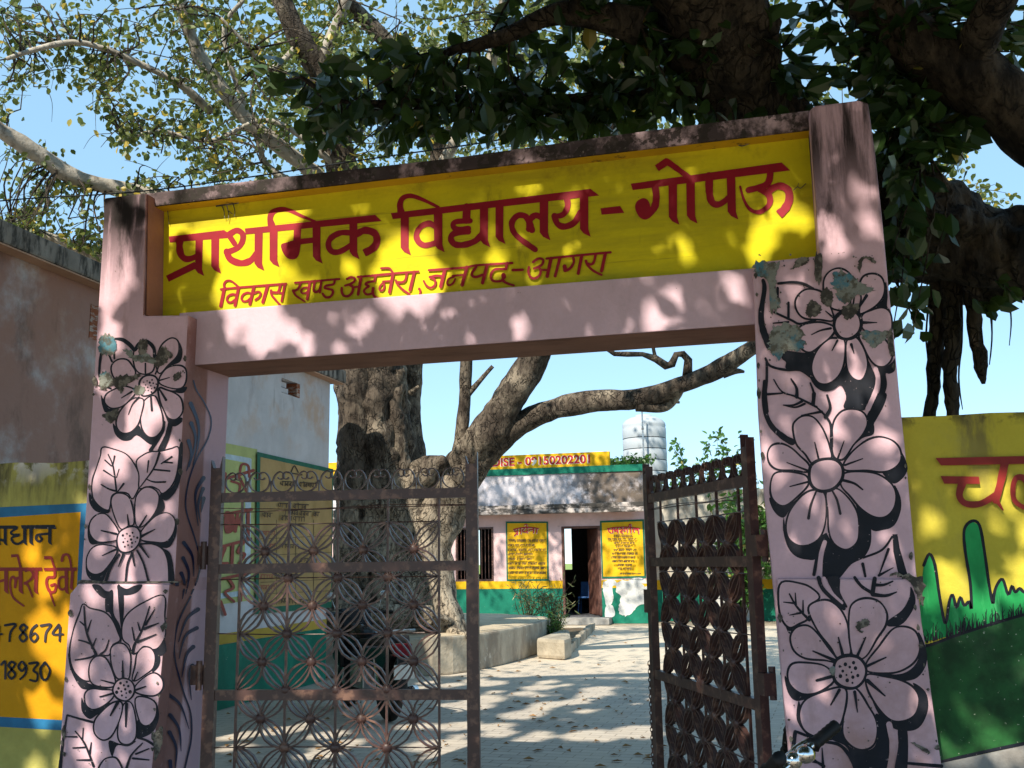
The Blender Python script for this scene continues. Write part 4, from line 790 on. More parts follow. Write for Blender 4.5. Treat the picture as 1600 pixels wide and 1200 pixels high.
M['canopy'] = plaster('mouldy_canopy_edge', (0.60, 0.52, 0.48), .2, [((0.035, .033, .03), 2.2, .40, .56, .95, (1, 1, 2), None), ((0.05, .045, .04), 7, .5, .6, .8, None, None)], .5)
MB().box(XL-.2, XR+.02, YF-.5, 26.5, 2.905, 3.02).build('canopy_slab', M['canopy'], sc, bevel=.02)
MB().box(XL-.2, XR+.02, YF-.50, YF-.36, 2.78, 2.903).build('canopy_lip', M['canopy'], sc, bevel=.02)
MB().box(XL-.2, XR, YF-.36, YF-.12, 3.022, 3.80).box(XL-.2, XR, YF-.10, 26.4, 3.6, 3.8).build('parapet', M['sc_fascia'], sc)
MB().box(XL-.22, XR+.02, YF-.40, YF-.08, 3.804, 3.97).build('parapet_band', M['sc_green'], sc)
PFb = Plane((0, YF-.36, 0), (0, -1, 0))
a, c_ = un(690, 716, 1, YF-.36), un(952, 707, 1, YF-.36)
nb = MB().box(-9.5, c_.x, YF-.36, YF-.22, 3.974, 4.33).build('name_board', M['sc_yellow'], sc)
M['lred'] = flat_paint('sign_red', (0.40, 0.02, 0.03), .5); M['lwhite'] = flat_paint('sign_white', (.75, .7, .6), .6)
def textmesh(name, body, mat, x0, x1, y, z, h, parent, bold=0.0, off=0.0):
    c = bpy.data.curves.new('t', 'FONT'); c.body = body; c.offset = bold; c.size = 1
    o = bpy.data.objects.new('t', c); COL.objects.link(o)
    dg = bpy.context.evaluated_depsgraph_get(); me = bpy.data.meshes.new_from_object(o.evaluated_get(dg))
    vs = [v.co.copy() for v in me.vertices]; fs = [tuple(p_.vertices) for p_ in me.polygons]
    bpy.data.objects.remove(o); bpy.data.curves.remove(c); bpy.data.meshes.remove(me)
    xa, xb = min(v.x for v in vs), max(v.x for v in vs); ya, yb = min(v.y for v in vs), max(v.y for v in vs)
    m = MB(); m.add([(x0+(v.x-xa)/(xb-xa)*(x1-x0), y-off, z+(v.y-ya)/(yb-ya)*h) for v in vs], fs); return m
tx0, tx1 = un(757, 720, 1, YF-.36).x, un(922, 716, 1, YF-.36).x
m = textmesh('x', '- DISE - 09150202201', None, tx0-.015, tx1-.015, YF-.36, 4.035, .235, nb, .045, .003); m.build('lettering_edge', M['lwhite'], nb)
m = textmesh('x', '- DISE - 09150202201', None, tx0, tx1, YF-.36, 4.045, .225, nb, .028, .006); m.build('lettering', M['lred'], nb)
MB().box(XL, DX0, YF-.012, YF+.001, .01, .885).box(DX1, XR-.01, YF-.012, YF+.001, .01, .885).build('dado', M['sc_green'], sc)
MB().box(XL, DX0, YF-.015, YF+.001, .889, 1.085).box(DX1, XR-.01, YF-.015, YF+.001, .889, 1.085).build('dado_band', M['sc_yellow'], sc)
# text panels
Mb = [M['gdark'], M['sc_yellow'], M['lred'], M['ink'], M['lwhite']]
f = Paint(PF, 780, 805, 6.667, .017, .0004)
f.fill('68,66 508,66 516,684 78,688', 0, False).fill('84,84 492,82 500,664 92,668', 1, False)
for sl, dx, dy, wd in ((4, 3, 3, 15), (2, 0, 0, 12)):
    S = lambda s: ' '.join(f'{x+dx},{y+dy}' for x, y in P(s))
    f.line(S('145,150 220,132 330,128 412,140'), wd, wd, sl, butt=True).line(S('165,150 165,170 185,172'), wd, wd, sl).line(S('190,142 190,200'), wd, wd, sl).line(S('160,212 188,185'), wd, wd, sl).line(S('222,136 224,190'), wd, wd, sl)
    f.line(S('240,130 262,140 240,165 272,176 285,170'), wd*.8, wd*.8, sl).line(S('290,130 292,182'), wd, wd, sl).line(S('262,105 285,95 290,125'), wd*.8, wd*.8, sl).line(S('315,160 330,150 360,152'), wd, wd, sl).line(S('358,135 356,182'), wd, wd, sl).line(S('392,140 386,186'), wd, wd, sl)
for k in range(8): scribble(f, 96, 485 if k not in (3, 4, 1) else 370, 255+k*48, 22, 3, 0, 5)
f.build('text_panel', Mb, sc)
f = Paint(PF, 780, 805, 6.667, .017, .0004)
f.fill('1050,60 1508,42 1530,655 1070,660', 0, False).fill('1068,78 1490,62 1512,632 1084,640', 1, False)
for sl, dx, dy, wd in ((4, 3, 3, 15), (2, 0, 0, 12)):
    S = lambda s: ' '.join(f'{x+dx},{y+dy}' for x, y in P(s))
    f.line(S('1125,142 1210,128 1330,124 1468,140'), wd, wd, sl, butt=True).line(S('1148,140 1138,162 1165,185'), wd, wd, sl).line(S('1180,134 1182,185'), wd, wd, sl).line(S('1200,135 1202,165 1225,160'), wd, wd, sl).line(S('1235,130 1237,185'), wd, wd, sl).line(S('1205,150 1232,172'), wd*.7, wd*.7, sl)
    f.line(S('1262,130 1285,150 1262,170 1285,185'), wd, wd, sl).line(S('1310,128 1308,160 1298,165'), wd, wd, sl).line(S('1332,128 1334,178'), wd, wd, sl).line(S('1368,130 1370,180'), wd, wd, sl).line(S('1350,122 1358,95 1372,98 1370,125'), wd*.8, wd*.8, sl).line(S('1400,150 1412,142 1440,150 1440,140'), wd*.8, wd*.8, sl).line(S('1398,150 1402,172'), wd, wd, sl).line(S('1446,140 1450,188'), wd, wd, sl)
for k, (x0, x1) in enumerate(((1195, 1390), (1130, 1430), (1200, 1410), (1220, 1390), (1190, 1430), (1175, 1440), (1170, 1420), (1180, 1405), (1240, 1385), (1240, 1385))): scribble(f, x0, x1, 205+k*38, 20, 3, 0, 4.5)
scribble(f, 1255, 1480, 605, 12, 3, 0, 3)
f.build('text_panel', Mb, sc)
f = Paint(PF, 780, 850, 5.714, .019, .0003)
f.blob('930,340 985,320 1040,330 1050,370 1010,380 1020,480 1000,540 960,560 940,480 925,400', 0, .05).blob('1060,340 1170,325 1260,345 1300,380 1350,390 1350,520 1300,530 1230,560 1200,600 1140,640 1080,630 1070,560 1085,470 1045,420', 0, .05).blob('950,560 1010,550 1030,640 950,660', 0, .05).blob('1180,310 1260,300 1330,330 1345,300 1345,350 1200,345', 0, .05)
f.build('peeled_patch', M['peelwhite'], sc)
# window with bars, door ajar
wn = MB().box(WX0, WX0+.05, YF-.01, YF+.08, 1.09, 2.49).box(WX1-.05, WX1, YF-.01, YF+.08, 1.09, 2.49).box(WX0+.05, WX1-.05, YF-.01, YF+.08, 2.44, 2.49).box(WX0+.05, WX1-.05, YF-.01, YF+.08, 1.09, 1.14).build('window', M['gate'], sc)
wb = MB()
for k in range(9): wb.tube([(WX0+.14+k*.095, YF+.03, 1.14), (WX0+.14+k*.095, YF+.03, 2.44)], .009, 6)
wb.build('window_bars', M['gate'], wn)
MB().box(DX0, DX0+.06, YF-.01, YF+.1, .2, 2.46).box(DX1-.06, DX1, YF-.01, YF+.1, .2, 2.46).box(DX0+.06, DX1-.06, YF-.01, YF+.1, 2.4, 2.46).build('door_frame', M['door'], sc)
d_ = MB(); hx = DX1-.07
def dpt(s_, z, o_): return (hx-s_*math.cos(R(62))+o_*.05*math.sin(R(62)), YF+.1+s_*math.sin(R(62))+o_*.05*math.cos(R(62)), z)
d_.prism([dpt(0, .21, 0), dpt(.9, .21, 0), dpt(.9, 2.39, 0), dpt(0, 2.39, 0)], Vector(dpt(0, 0, 1))-Vector(dpt(0, 0, 0)))
do = d_.build('door', M['door'], sc)
MB().box(DX0-.3, DX1+.25, YF-.55, YF-.016, 0, .17).build('door_step', M['cement'], sc, bevel=.02)
# compound wall beyond, with dado colours, to the right of the school
M['fw'] = plaster('old_cream_wall', (0.55, 0.50, 0.42), .2, [((.12, .1, .07), 4, .45, .6, .9, (1, 1, .4), (2, 2.6, 3.3)), ((.4, .25, .15), 2, .5, .7, .6, None, None)], .4)
fwl = thing('compound_wall', (4, 22.2, 0), 'old cream compound wall behind the open right gate leaf with a green painted foot', 'wall')
MB().box(.12, 12, 22, 22.25, 0, 3.35).build('wall_body', M['fw'], fwl)
MB().box(.12, 12, 21.985, 21.998, .01, .8).build('dado', M['green_dado'], fwl); MB().box(.12, 12, 21.983, 21.998, .805, 1.05).build('dado_band', M['sc_yellow'], fwl)
MB().box(1.6, 2.6, 21.97, 21.996, 0.02, 2.3).build('whitewashed_bay', M['peelwhite'], fwl)
# water tank and its pipe on the roof
M['tank'] = plaster('white_plastic_tank', (0.43, 0.47, 0.50), .05, [((.3, .33, .33), 3, .5, .75, .5, (1, 1, .3), None)], .05, .45)
tc = un(1008, 720, 1, 25.2)
tk = thing('water_tank', (tc.x, 25.2, 3.8), 'white ribbed plastic water tank standing on the school roof', 'water tank')
prof = [(0.62, .0)]
for k in range(5):
    z = .06+k*.33; prof += [(.655, z), (.660, z+.12), (.655, z+.25), (.64, z+.285)]
prof += [(.655, 1.72), (.64, 1.80), (.56, 1.9), (.4, 1.98), (.25, 2.0), (.24, 2.06), (.0, 2.06)]
MB().lathe((tc.x, 25.2, 3.804), [(r_, z) for r_, z in prof if r_ > 0]).build('tank_body', M['tank'], tk, smooth=True)
rg = MB()
for z in (.35, .68, 1.01, 1.34): rg.lathe((tc.x, 25.2, 3.804+z), [(.618, -.010), (.652, -.008), (.652, .008), (.618, .010)])
rg.build('rib_band', M['rubber'], tk)
pc = un(1006, 720, 1, 24.2)
tag(MB().tube([(pc.x, 24.2, 3.8), (pc.x, 24.2, 5.85)], .025, 8).box(pc.x-.035, pc.x+.035, 24.17, 24.23, 5.3, 5.36).build('water_pipe', M['steel']), 'thin grey standpipe rising in front of the white roof tank', 'pipe')

# ---------------------------------------------------------------- platform, kerbs and litter in the yard
M['chab'] = plaster('cracked_cement_plinth', (0.42, 0.37, 0.29), .25, [((.22, .18, .14), 3, .45, .65, .8, (1, 1, .4), None), ((.55, .5, .42), 5, .6, .7, .7, None, None)], .8)
M['dust'] = plaster('dry_dust', (0.50, 0.41, 0.29), .2, [((.3, .23, .15), 4, .5, .75, .6, None, None)], .5)
tp = thing('tree_platform', (-3.4, 12.5, 0), 'low cement platform built around the foot of the big courtyard fig tree', 'platform')
outl = [(-2.95, 9.0), (-1.72, 9.3), (-1.22, 10.3), (-.96, 12.4), (-1.2, 14.6), (-3.2, 16), (-5.8, 15.2), (-6.6, 12.2), (-5.6, 9.6), (-4.2, 8.9)]
oc = [(x, y) for x, y in cat_closed(outl, 3)]
MB().prism([(x, y, .005) for x, y in oc], (0, 0, .53)).build('plinth_wall', M['chab'], tp, bevel=.03)
vs = [(x*.97-3.4*.03, y*.97+12.5*.03, .538) for x, y in oc]; tb = MB(); cen = len(vs)
ring2 = [(x*.5-3.4*.5, y*.5+12.5*.5, .62+.05*noise.noise(Vector((x, y, 0)))) for x, y in oc]; n_ = len(oc)
tb.add(vs+ring2+[(-3.4, 12.5, .72)], [(i, (i+1) % n_, n_+(i+1) % n_, n_+i) for i in range(n_)]+[(n_+i, n_+(i+1) % n_, 2*n_) for i in range(n_)])
tb.build('earth_fill', M['dust'], tp, smooth=True)
a, b_ = un(836, 1028, 2, 0), un(884, 1032, 2, 0)
tag(MB().prism([(a.x+.05, a.y-.1, .005), (b_.x, b_.y-.05, .005), (b_.x+.02, b_.y+.4, .005), (a.x+.25, a.y+1.8, .005), (a.x+.05, a.y+1.8, .005)], (0, 0, .33)).build('planter_block', M['chab'], bevel=.06), 'pale rounded cement block beside the corner of the tree platform', 'cement block')
a, b_ = un(889, 1022, 2, 0), un(925, 985, 2, 0); be = MB(); d = (b_-a)
for k in range(17):
    c_ = a+d*(k/16); r_ = R(random.uniform(28, 40)); q = MB().box(-.10, .10, -.05, .05, -.02, .19)
    be = MB(); be.add([(c_.x+v[1]*1.0+.1*v[0], c_.y+v[0]*math.cos(r_)+v[2]*math.sin(r_)*.5, max(.0, v[2]*math.cos(r_)+.0)+.012*random.random()) for v in q.v], q.f)
    tag(be.build('edging_brick', M['chab'], bevel=.01), 'tilted whitewashed brick in the row edging the flower bed before the school door', 'brick', 'tilted bricks edging the flower bed')
M['bed'] = plaster('garden_soil', (0.16, 0.12, 0.08), .3, bump=.8)
tag(MB().prism([(a.x-.1, a.y+.1, .005), (b_.x-.1, b_.y, .005), (b_.x-1.6, b_.y+.2, .005), (a.x-1.2, a.y+.8, .005)], (0, 0, .05)).build('flower_bed', M['bed']), kind='structure')
M['litter'] = flat_paint('dry_leaf', (0.26, 0.14, 0.05), .8)
lit = MB()
for k in range(260):
    px, py = random.uniform(300, 1060), 960+240*random.random()**.8; p_ = un(px, py, 2, .012); s_ = random.uniform(.025, .06); a_ = random.uniform(0, 6.3)
    dx, dy = math.cos(a_)*s_, math.sin(a_)*s_
    lit.add([(p_.x-dx, p_.y-dy, .012), (p_.x+dy*.5, p_.y-dx*.5, .03), (p_.x+dx, p_.y+dy, .014), (p_.x-dy*.5, p_.y+dx*.5, .022)], [(0, 1, 2, 3)])
tag(lit.build('fallen_leaves', M['litter']), 'dry leaves scattered over the courtyard paving', 'leaf litter', kind='stuff')

# ---------------------------------------------------------------- parked motorcycle behind the left gate leaf
rc, fc = un(608, 1128, 2, 0), un(486, 1084, 2, 0); hd = (fc-rc); ang = math.atan2(hd.y, hd.x)
mc = thing('motorcycle', (rc.x, rc.y, .0), 'black motorcycle with red tail lamp parked behind the left gate leaf', 'motorcycle', None, ang)
def wheel(par, x, z, r, wd):
    wl_ = MB().lathe((x, 0, z), [(r*.74, -wd*.45), (r*.9, -wd*.5), (r*.98, -wd*.3), (r, 0), (r*.98, wd*.3), (r*.9, wd*.5), (r*.74, wd*.45)], 'y', 28).build('wheel', M['rubber'], par, smooth=True, local=True)
    m = MB().lathe((x, 0, z), [(r*.66, -wd*.35), (r*.75, -wd*.4), (r*.75, wd*.4), (r*.66, wd*.35)], 'y', 28).lathe((x, 0, z), [(.05, -.06), (.05, .06)], 'y', 12)
    for k in range(10):
        a_ = k*math.pi/5; m.tube([(x, .02*(-1)**k, z), (x+r*.7*math.cos(a_), 0, z+r*.7*math.sin(a_))], .007, 5)
    m.build('rim', M['steel'], wl_, local=True)
wheel(mc, 0, .30, .295, .10); wheel(mc, 1.26, .30, .295, .09)
MB().ell((.82, 0, .80), (.30, .16, .15), 16, 10).ell((1.02, 0, .88), (.12, .13, .09), 12, 8).build('fuel_tank', M['gloss_black'], mc, smooth=True, local=True)
MB().box(.45, .85, -.13, .13, .28, .60).ell((.62, 0, .42), (.2, .2, .16), 12, 8).tube([(.75, 0, .5), (.95, 0, .28), (.5, 0, .22)], .03).build('engine', M['steel'], mc, local=True, bevel=.02)
MB().prism([(-.28, -.12, .80), (.55, -.13, .74), (.62, -.12, .80), (.2, -.13, .83), (-.26, -.12, .88)], (0, .25, 0)).build('seat', M['rubber'], mc, local=True, bevel=.03)
MB().prism([(-.34, -.11, .70), (-.1, -.13, .52), (.5, -.13, .5), (.55, -.13, .735), (-.28, -.11, .79)], (0, .24, 0)).build('side_panel', M['gloss_black'], mc, local=True, bevel=.03)
MB().prism([(1.0, -.2, .45), (1.3, -.2, .55), (1.22, -.2, 1.02), (1.08, -.2, 1.12), (1.0, -.2, .9)], (0, .4, 0)).build('fairing', M['gloss_black'], mc, local=True, bevel=.05)
MB().prism([(-.40, -.1, .68), (-.33, -.1, .68), (-.30, -.1, .80), (-.37, -.1, .80)], (0, .2, 0)).build('tail_lamp', M['red_lens'], mc, local=True, bevel=.015)
MB().box(-.41, -.40, -.11, .11, .46, .60).build('number_plate', M['white'], mc, local=True)
MB().prism([(-.37, -.06, .28), (-.33, -.06, .28), (-.22, -.06, .68), (-.34, -.06, .68)], (0, .12, 0)).build('mudguard', M['gloss_black'], mc, local=True, bevel=.02)
MB().tube([(.1, -.14, .84), (-.2, -.16, .90), (-.38, -.12, .93), (-.38, .12, .93), (-.2, .16, .90), (.1, .14, .84)], .014, 8).build('grab_rail', M['steel'], mc, local=True)
MB().tube([(1.06, 0, .98), (1.03, .18, 1.06), (.94, .36, 1.05)], .012, 8).tube([(1.06, 0, .98), (1.03, -.18, 1.06), (.94, -.36, 1.05)], .012, 8).tube([(.98, .28, 1.055), (.90, .40, 1.05)], .02, 8).tube([(.98, -.28, 1.055), (.90, -.40, 1.05)], .02, 8).build('handlebar', M['rubber'], mc, local=True)
for s in (-1, 1): MB().tube([(1.0, s*.24, 1.06), (1.02, s*.30, 1.22)], .006, 6).ell((1.0, s*.32, 1.25), (.02, .065, .045), 10, 8).build('mirror', M['steel'], mc, smooth=True, local=True)
MB().ell((1.27, 0, .93), (.09, .11, .11), 14, 8).build('headlamp', M['chrome'], mc, smooth=True, local=True)
for s in (-1, 1):
    MB().tube([(1.10, s*.07, .95), (1.26, s*.07, .30)], .022, 8).build('fork_leg', M['chrome'], mc, local=True); MB().tube([(.15, s*.1, .62), (.0, s*.1, .30)], .025, 8).build('shock_absorber', M['chrome'], mc, local=True)
MB().tube([(.65, -.12, .3), (.3, -.15, .24), (-.3, -.16, .34)], [.02, .035, .045], 10).build('exhaust', M['chrome'], mc, smooth=True, local=True)
MB().tube([(.45, .1, .25), (.42, .22, .015)], .012, 6).build('side_stand', M['steel'], mc, local=True)

# ---------------------------------------------------------------- bicycle standing close to the right pillar
G1, G2 = dep(1236, 1129, 3.32), dep(1203, 1160, 3.12)
hb = (G1-G2); hb = Vector((hb.x, hb.y, 0)).normalized()
hc = G1-hb*.29; fwd = Vector((-hb.y, hb.x, 0))           # handlebar centre, bicycle heading
bz = math.atan2(fwd.y, fwd.x)
bc = thing('bicycle', (hc.x, hc.y, 0), 'bicycle with black rubber grip and bright chrome handlebar parked before the right pillar', 'bicycle', None, bz)
HZ = G1.z-.03
ha = MB(); gz = G1.z
ha.tube(cat_open([(-.14, -.30, gz-.005), (-.09, -.235, gz-.05), (.0, -.14, gz-.13), (.05, 0, gz-.17), (.0, .14, gz-.13), (-.09, .235, gz-.05), (-.14, .30, gz-.005)], 5), .0125, 10)
ha.tube([(.05, 0, gz-.17), (.04, 0, gz-.22), (.02, 0, gz-.3)], .015, 10).ell((.05, 0, gz-.17), (.028, .035, .028), 12, 8)
hbo = ha.build('handlebar', M['chrome'], bc, smooth=True, local=True)
for s in (-1, 1):
    m = MB(); p0, p1_ = Vector((-.085, s*.230, gz-.055)), Vector((-.145, s*.308, gz+.0)); path = [p0+(p1_-p0)*(k/12) for k in range(13)]
    m.tube(path, [.019+(.002 if k % 2 else 0) if k else .026 for k in range(13)], 12); m.build('grip', M['rubber'], hbo, smooth=True, local=True)
    m = MB().tube(cat_open([(-.05, s*.195, gz-.09), (-.01, s*.20, gz-.10), (-.02, s*.25, gz-.075), (-.06, s*.285, gz-.05)], 4), .010, 8).ell((-.065, s*.205, gz-.08), (.034, .036, .03), 14, 10).ell((-.03, s*.185, gz-.10), (.03, .03, .03), 14, 10); m.build('brake_lever', M['chrome'], hbo, smooth=True, local=True)
MB().lathe((.015, -.105, gz-.14), [(.032, .0), (.034, .012), (.026, .03), (.01, .038)], 'z', 18).build('bell', M['chrome'], hbo, smooth=True, local=True)
def bwheel(x):
    t_ = MB(); t_.tube([(x+.31*math.cos(k*math.pi/18), 0, .33+.31*math.sin(k*math.pi/18)) for k in range(37)], .018, 8); wl_ = t_.build('wheel', M['rubber'], bc, smooth=True, local=True)
    m = MB().tube([(x+.285*math.cos(k*math.pi/18), 0, .33+.285*math.sin(k*math.pi/18)) for k in range(37)], .01, 6).lathe((x, 0, .33), [(.025, -.045), (.025, .045)], 'y', 10)
    for k in range(20): m.tube([(x, .03*(-1)**k, .33), (x+.28*math.cos(k*math.pi/10), 0, .33+.28*math.sin(k*math.pi/10))], .0012, 4)
    m.build('rim', M['steel'], wl_, local=True)
bwheel(.16); bwheel(-.92)
fr = MB(); hs = (.02, 0, gz-.30)
fr.tube([hs, (.05, 0, .62), (.16, .05, .33)], .013, 8).tube([(.05, 0, .62), (.16, -.05, .33)], .011, 8).tube([hs, (-.45, 0, .30)], .016, 8).tube([(.0, 0, gz-.26), (-.58, 0, gz-.28)], .015, 8).tube([(-.6, 0, gz-.22), (-.45, 0, .30)], .015, 8).tube([(-.58, 0, gz-.3), (-.92, .05, .33)], .009, 8).tube([(-.58, 0, gz-.3), (-.92, -.05, .33)], .009, 8).tube([(-.45, 0, .30), (-.92, .05, .33)], .009, 8).tube([(-.45, 0, .30), (-.92, -.05, .33)], .009, 8)
fr.build('frame', M['gloss_black'], bc, smooth=True, local=True)
MB().prism([(-.74, -.09, gz-.2), (-.74, .09, gz-.2), (-.5, .03, gz-.2), (-.46, 0, gz-.2), (-.5, -.03, gz-.2)], (0, 0, .05)).build('saddle', M['rubber'], bc, local=True, bevel=.02)
MB().lathe((-.45, -.04, .30), [(.09, -.004), (.09, .004)], 'y', 20).tube([(-.45, -.06, .30), (-.37, -.06, .15), (-.37, -.14, .15)], .009, 6).tube([(-.45, .05, .30), (-.53, .05, .45), (-.53, .14, .45)], .009, 6).build('crank', M['steel'], bc, local=True)
MB().tube([(-.45, .05, .28), (-.40, .22, .015)], .008, 6).build('kick_stand', M['steel'], bc, local=True)
# overhead cable and blue chair in the doorway
cp = cat_open([tuple(dep(-300, 352, 9.4)), tuple(dep(0, 314, 9.0)), tuple(dep(240, 297, 8.8)), tuple(dep(600, 245, 8.2)), tuple(dep(800, 215, 7.8)), tuple(dep(1120, 150, 7.2))], 6)
tag(MB().tube(cp, .006, 6).build('overhead_cable', M['rubber']), 'thin dark cable crossing the sky above the sign cornice', 'cable')
M['blue'] = flat_paint('blue_plastic', (.03, .12, .35), .4)
cx, cy = -1.72, 22.2
chr_ = thing('plastic_chair', (cx, cy, .19), 'blue plastic chair inside the dark school doorway', 'chair')
MB().box(cx-.21, cx+.21, cy-.21, cy+.21, .60, .64).build('seat', M['blue'], chr_, bevel=.015)
MB().prism([(cx-.2, cy+.19, .62), (cx+.2, cy+.19, .62), (cx+.19, cy+.26, 1.02), (cx-.19, cy+.26, 1.02)], (0, .025, 0)).build('backrest', M['blue'], chr_)
for sx in (-1, 1):
    for sy in (-1, 1): MB().tube([(cx+sx*.18, cy+sy*.18, .60), (cx+sx*.21, cy+sy*.21, .192)], .018, 6).build('leg', M['blue'], chr_)
# ---------------------------------------------------------------- vegetation
class Leaves:
    def __init__(s): s.v = []; s.f = []
    def add(s, p, a, b, L, W, fold=.25):
        """p base, a axis (unit), b side (unit)"""
        n = a.cross(b); o = len(s.v); h = W/2
        for t_, w_ in ((0, 0), (.3, .85), (.65, .9), (1, 0), (.65, -.9), (.3, -.85)):
            q = p+a*(L*t_)+b*(h*w_)+n*(abs(w_)*h*fold-.10*L*t_*t_); s.v.append((q.x, q.y, q.z))
        s.f += [(o, o+1, o+2, o+3), (o, o+3, o+4, o+5)]
    def rnd(s, p, L, W, droop=.5, out=None):
        a = Vector((random.gauss(0, 1), random.gauss(0, 1), random.gauss(-droop, .8)))
        if out is not None: a += out*1.2
        a.normalize(); b = a.cross(Vector((random.gauss(0, 1), random.gauss(0, 1), random.gauss(0, 1)))).normalized()
        k = random.uniform(.7, 1.2); s.add(p, a, b, L*k, W*k)
    def build(s, name, mat, parent):
        m = MB(); m.v = s.v; m.f = s.f; m.mi = [0]*len(s.f); return m.build(name, mat, parent)
def limb(mb, pts, seg=12, lump=.22, n=6, lscale=2.2, flute=0):
    if isinstance(pts, list) and len(pts) > 3 and max(p_[3] for p_ in pts) > 30: seg, n = max(seg, int(seg*1.8)), n*2
    """pts: (px, py, distance, width in px)"""
    q = [tuple(dep(a, b_, d))+(w_*.5*d/FPX,) for a, b_, d, w_ in pts]; c = cat_open(q, n)
    mb.tube([p_[:3] for p_ in c], [p_[3] for p_ in c], seg, lump, True, lscale, flute)
    return [Vector(p_[:3]) for p_ in c]
def PP(s): return [tuple(float(x) for x in q.split(',')) for q in s.split()]
def twig(mb, a, b_, r0, r1, sag=.15):
    m = (a+b_)/2+Vector((random.uniform(-1, 1), random.uniform(-1, 1), random.uniform(-.2, 1)))*(b_-a).length*sag
    c = [Vector(x) for x in cat_open([tuple(a), tuple(m), tuple(b_)], 4)]
    mb.tube(c, [r0+(r1-r0)*k/(len(c)-1) for k in range(len(c))], 5, 0, False); return c
# sun fleck spots chosen on gate, yard, trunk; unseen crown is opened towards them
spots = '452,905,24 607,897,24 645,940,20 525,985,24 450,985,22 487,1028,22 525,1072,24 607,1070,24 525,1157,28 607,1155,22 415,868,24 450,760,20 400,760,18 690,800,16 740,960,12 165,440,40 172,520,26 160,600,24 225,640,34 215,690,30 182,720,30 262,700,24 190,840,25 150,940,25 205,930,28 250,950,20 245,1020,20 252,1070,26 238,920,20 118,1090,16 140,1180,28 185,380,20 262,404,15 319,358,15 455,432,18 442,415,10 548,418,20 402,470,15 350,482,18 430,482,15 472,465,15 615,440,16 665,368,20 640,350,12 830,300,15 926,288,12 968,286,13 892,325,22 1080,268,15 835,440,16 772,405,10 720,405,10 1075,405,18 1197,362,25 1216,335,20 1182,395,25 1250,342,28 1165,305,12 1035,340,8 410,520,36 452,520,26 482,545,20 360,522,20 660,475,18 655,510,14 800,482,14 816,510,22 795,455,12 880,470,16 1022,500,30 1060,470,20 1146,450,20 575,500,18 330,545,14 1295,352,26 1336,290,22 1360,350,26 1310,385,26 1240,450,18 1330,570,15 1312,610,20 1300,662,24 1340,640,18 1380,690,24 1400,800,15 1270,700,15 1290,800,15 1222,600,10 1310,985,18 1440,950,15 1440,1100,20 1530,700,26 1450,770,24 1470,850,32 1500,880,28 1600,850,30 1555,870,24 1440,890,18 1432,800,14 1535,890,20 1545,760,16 40,870,28 30,950,34 62,1000,30 92,920,24 20,1060,26 60,1080,20 18,1165,24 62,1170,18 400,885,26 440,906,18 612,895,20 510,1085,22 640,720,14 440,745,18 560,1010,14 1010,230,16 900,232,12 820,245,14 300,305,10 110,715,14 60,725,14 85,1150,14'
SP = []
random.seed(77)
for x0, x1, y0, y1, n_, ra, rb in ((265, 1250, 300, 480, 34, 9, 17), (320, 1170, 470, 560, 16, 9, 18), (150, 285, 340, 900, 16, 10, 20), (105, 260, 920, 1190, 9, 10, 20), (1195, 1400, 430, 890, 20, 10, 20), (1225, 1450, 920, 1190, 10, 10, 20), (5, 115, 740, 1190, 12, 16, 28), (1430, 1600, 670, 1150, 16, 14, 28), (345, 735, 760, 1180, 14, 14, 24)):
    for k in range(n_): spots += ' %d,%d,%d' % (random.uniform(x0, x1), random.uniform(y0, y1), random.uniform(ra, rb))
for q in spots.split():
    px, py, r_ = [float(x) for x in q.split(',')]
    pl = Y0 if not (247 < px < 1262 and py < 495) or (px > 1176 and py > 402) else YS
    if 300 < px < 1177 and py > 494-(px-249)*.0797: pl = YB
    p_ = pl(px, py); dd = (p_-CAM).dot(FW); SP.append((p_, max(.02, r_*dd/FPX*.9-.02)))
random.seed(31)
for k in range(70):
    px, py = random.uniform(620, 1030), random.uniform(1035, 1200); p_ = un(px, py, 2, 0); SP.append((p_, random.uniform(.08, .22)))
for k in range(22):
    px, py = random.uniform(350, 730), random.uniform(1085, 1200); p_ = un(px, py, 2, 0); SP.append((p_, random.uniform(.08, .2)))
for q in '556,780,.3 560,835,.3 600,900,.26 640,800,.3 652,860,.3 572,620,.26 545,690,.24 566,570,.22 685,890,.26 604,830,.3 552,930,.26 640,720,.2 770,690,.16 800,620,.14 590,750,.24 1000,618,.12 1120,575,.14 660,940,.24'.split():
    px, py, r_ = [float(x) for x in q.split(',')]; SP.append((dep(px, py, 15.5), r_))
U1 = SUND.cross(Vector((0, 0, 1))).normalized(); U2 = SUND.cross(U1).normalized()
GRID = {}
for p_, r_ in SP:
    a, b_ = p_.dot(U1), p_.dot(U2); n_ = int(r_/.1)+2
    for i in range(math.floor(a/.1)-n_, math.floor(a/.1)+n_+1):
        for j in range(math.floor(b_/.1)-n_, math.floor(b_/.1)+n_+1): GRID.setdefault((i, j), []).append((a, b_, r_))
def rnd_gap(lf, p, L, W, droop):
    a = Vector((random.gauss(0, 1), random.gauss(0, 1), random.gauss(-droop, .8))).normalized(); b = a.cross(Vector((random.gauss(0, 1), random.gauss(0, 1), random.gauss(0, 1)))).normalized()
    for t_, w_ in ((.15, 0), (.5, .2), (.5, -.2), (.85, 0)):
        if sun_gap(p+a*(L*t_)+b*(W*w_)): return False
    lf.add(p, a, b, L, W); return True
def sun_gap(q):
    a, b_ = q.dot(U1), q.dot(U2)
    for x, y, r_ in GRID.get((math.floor(a/.1), math.floor(b_/.1)), ()):
        if (a-x)**2+(b_-y)**2 < r_*r_: return True
    return False
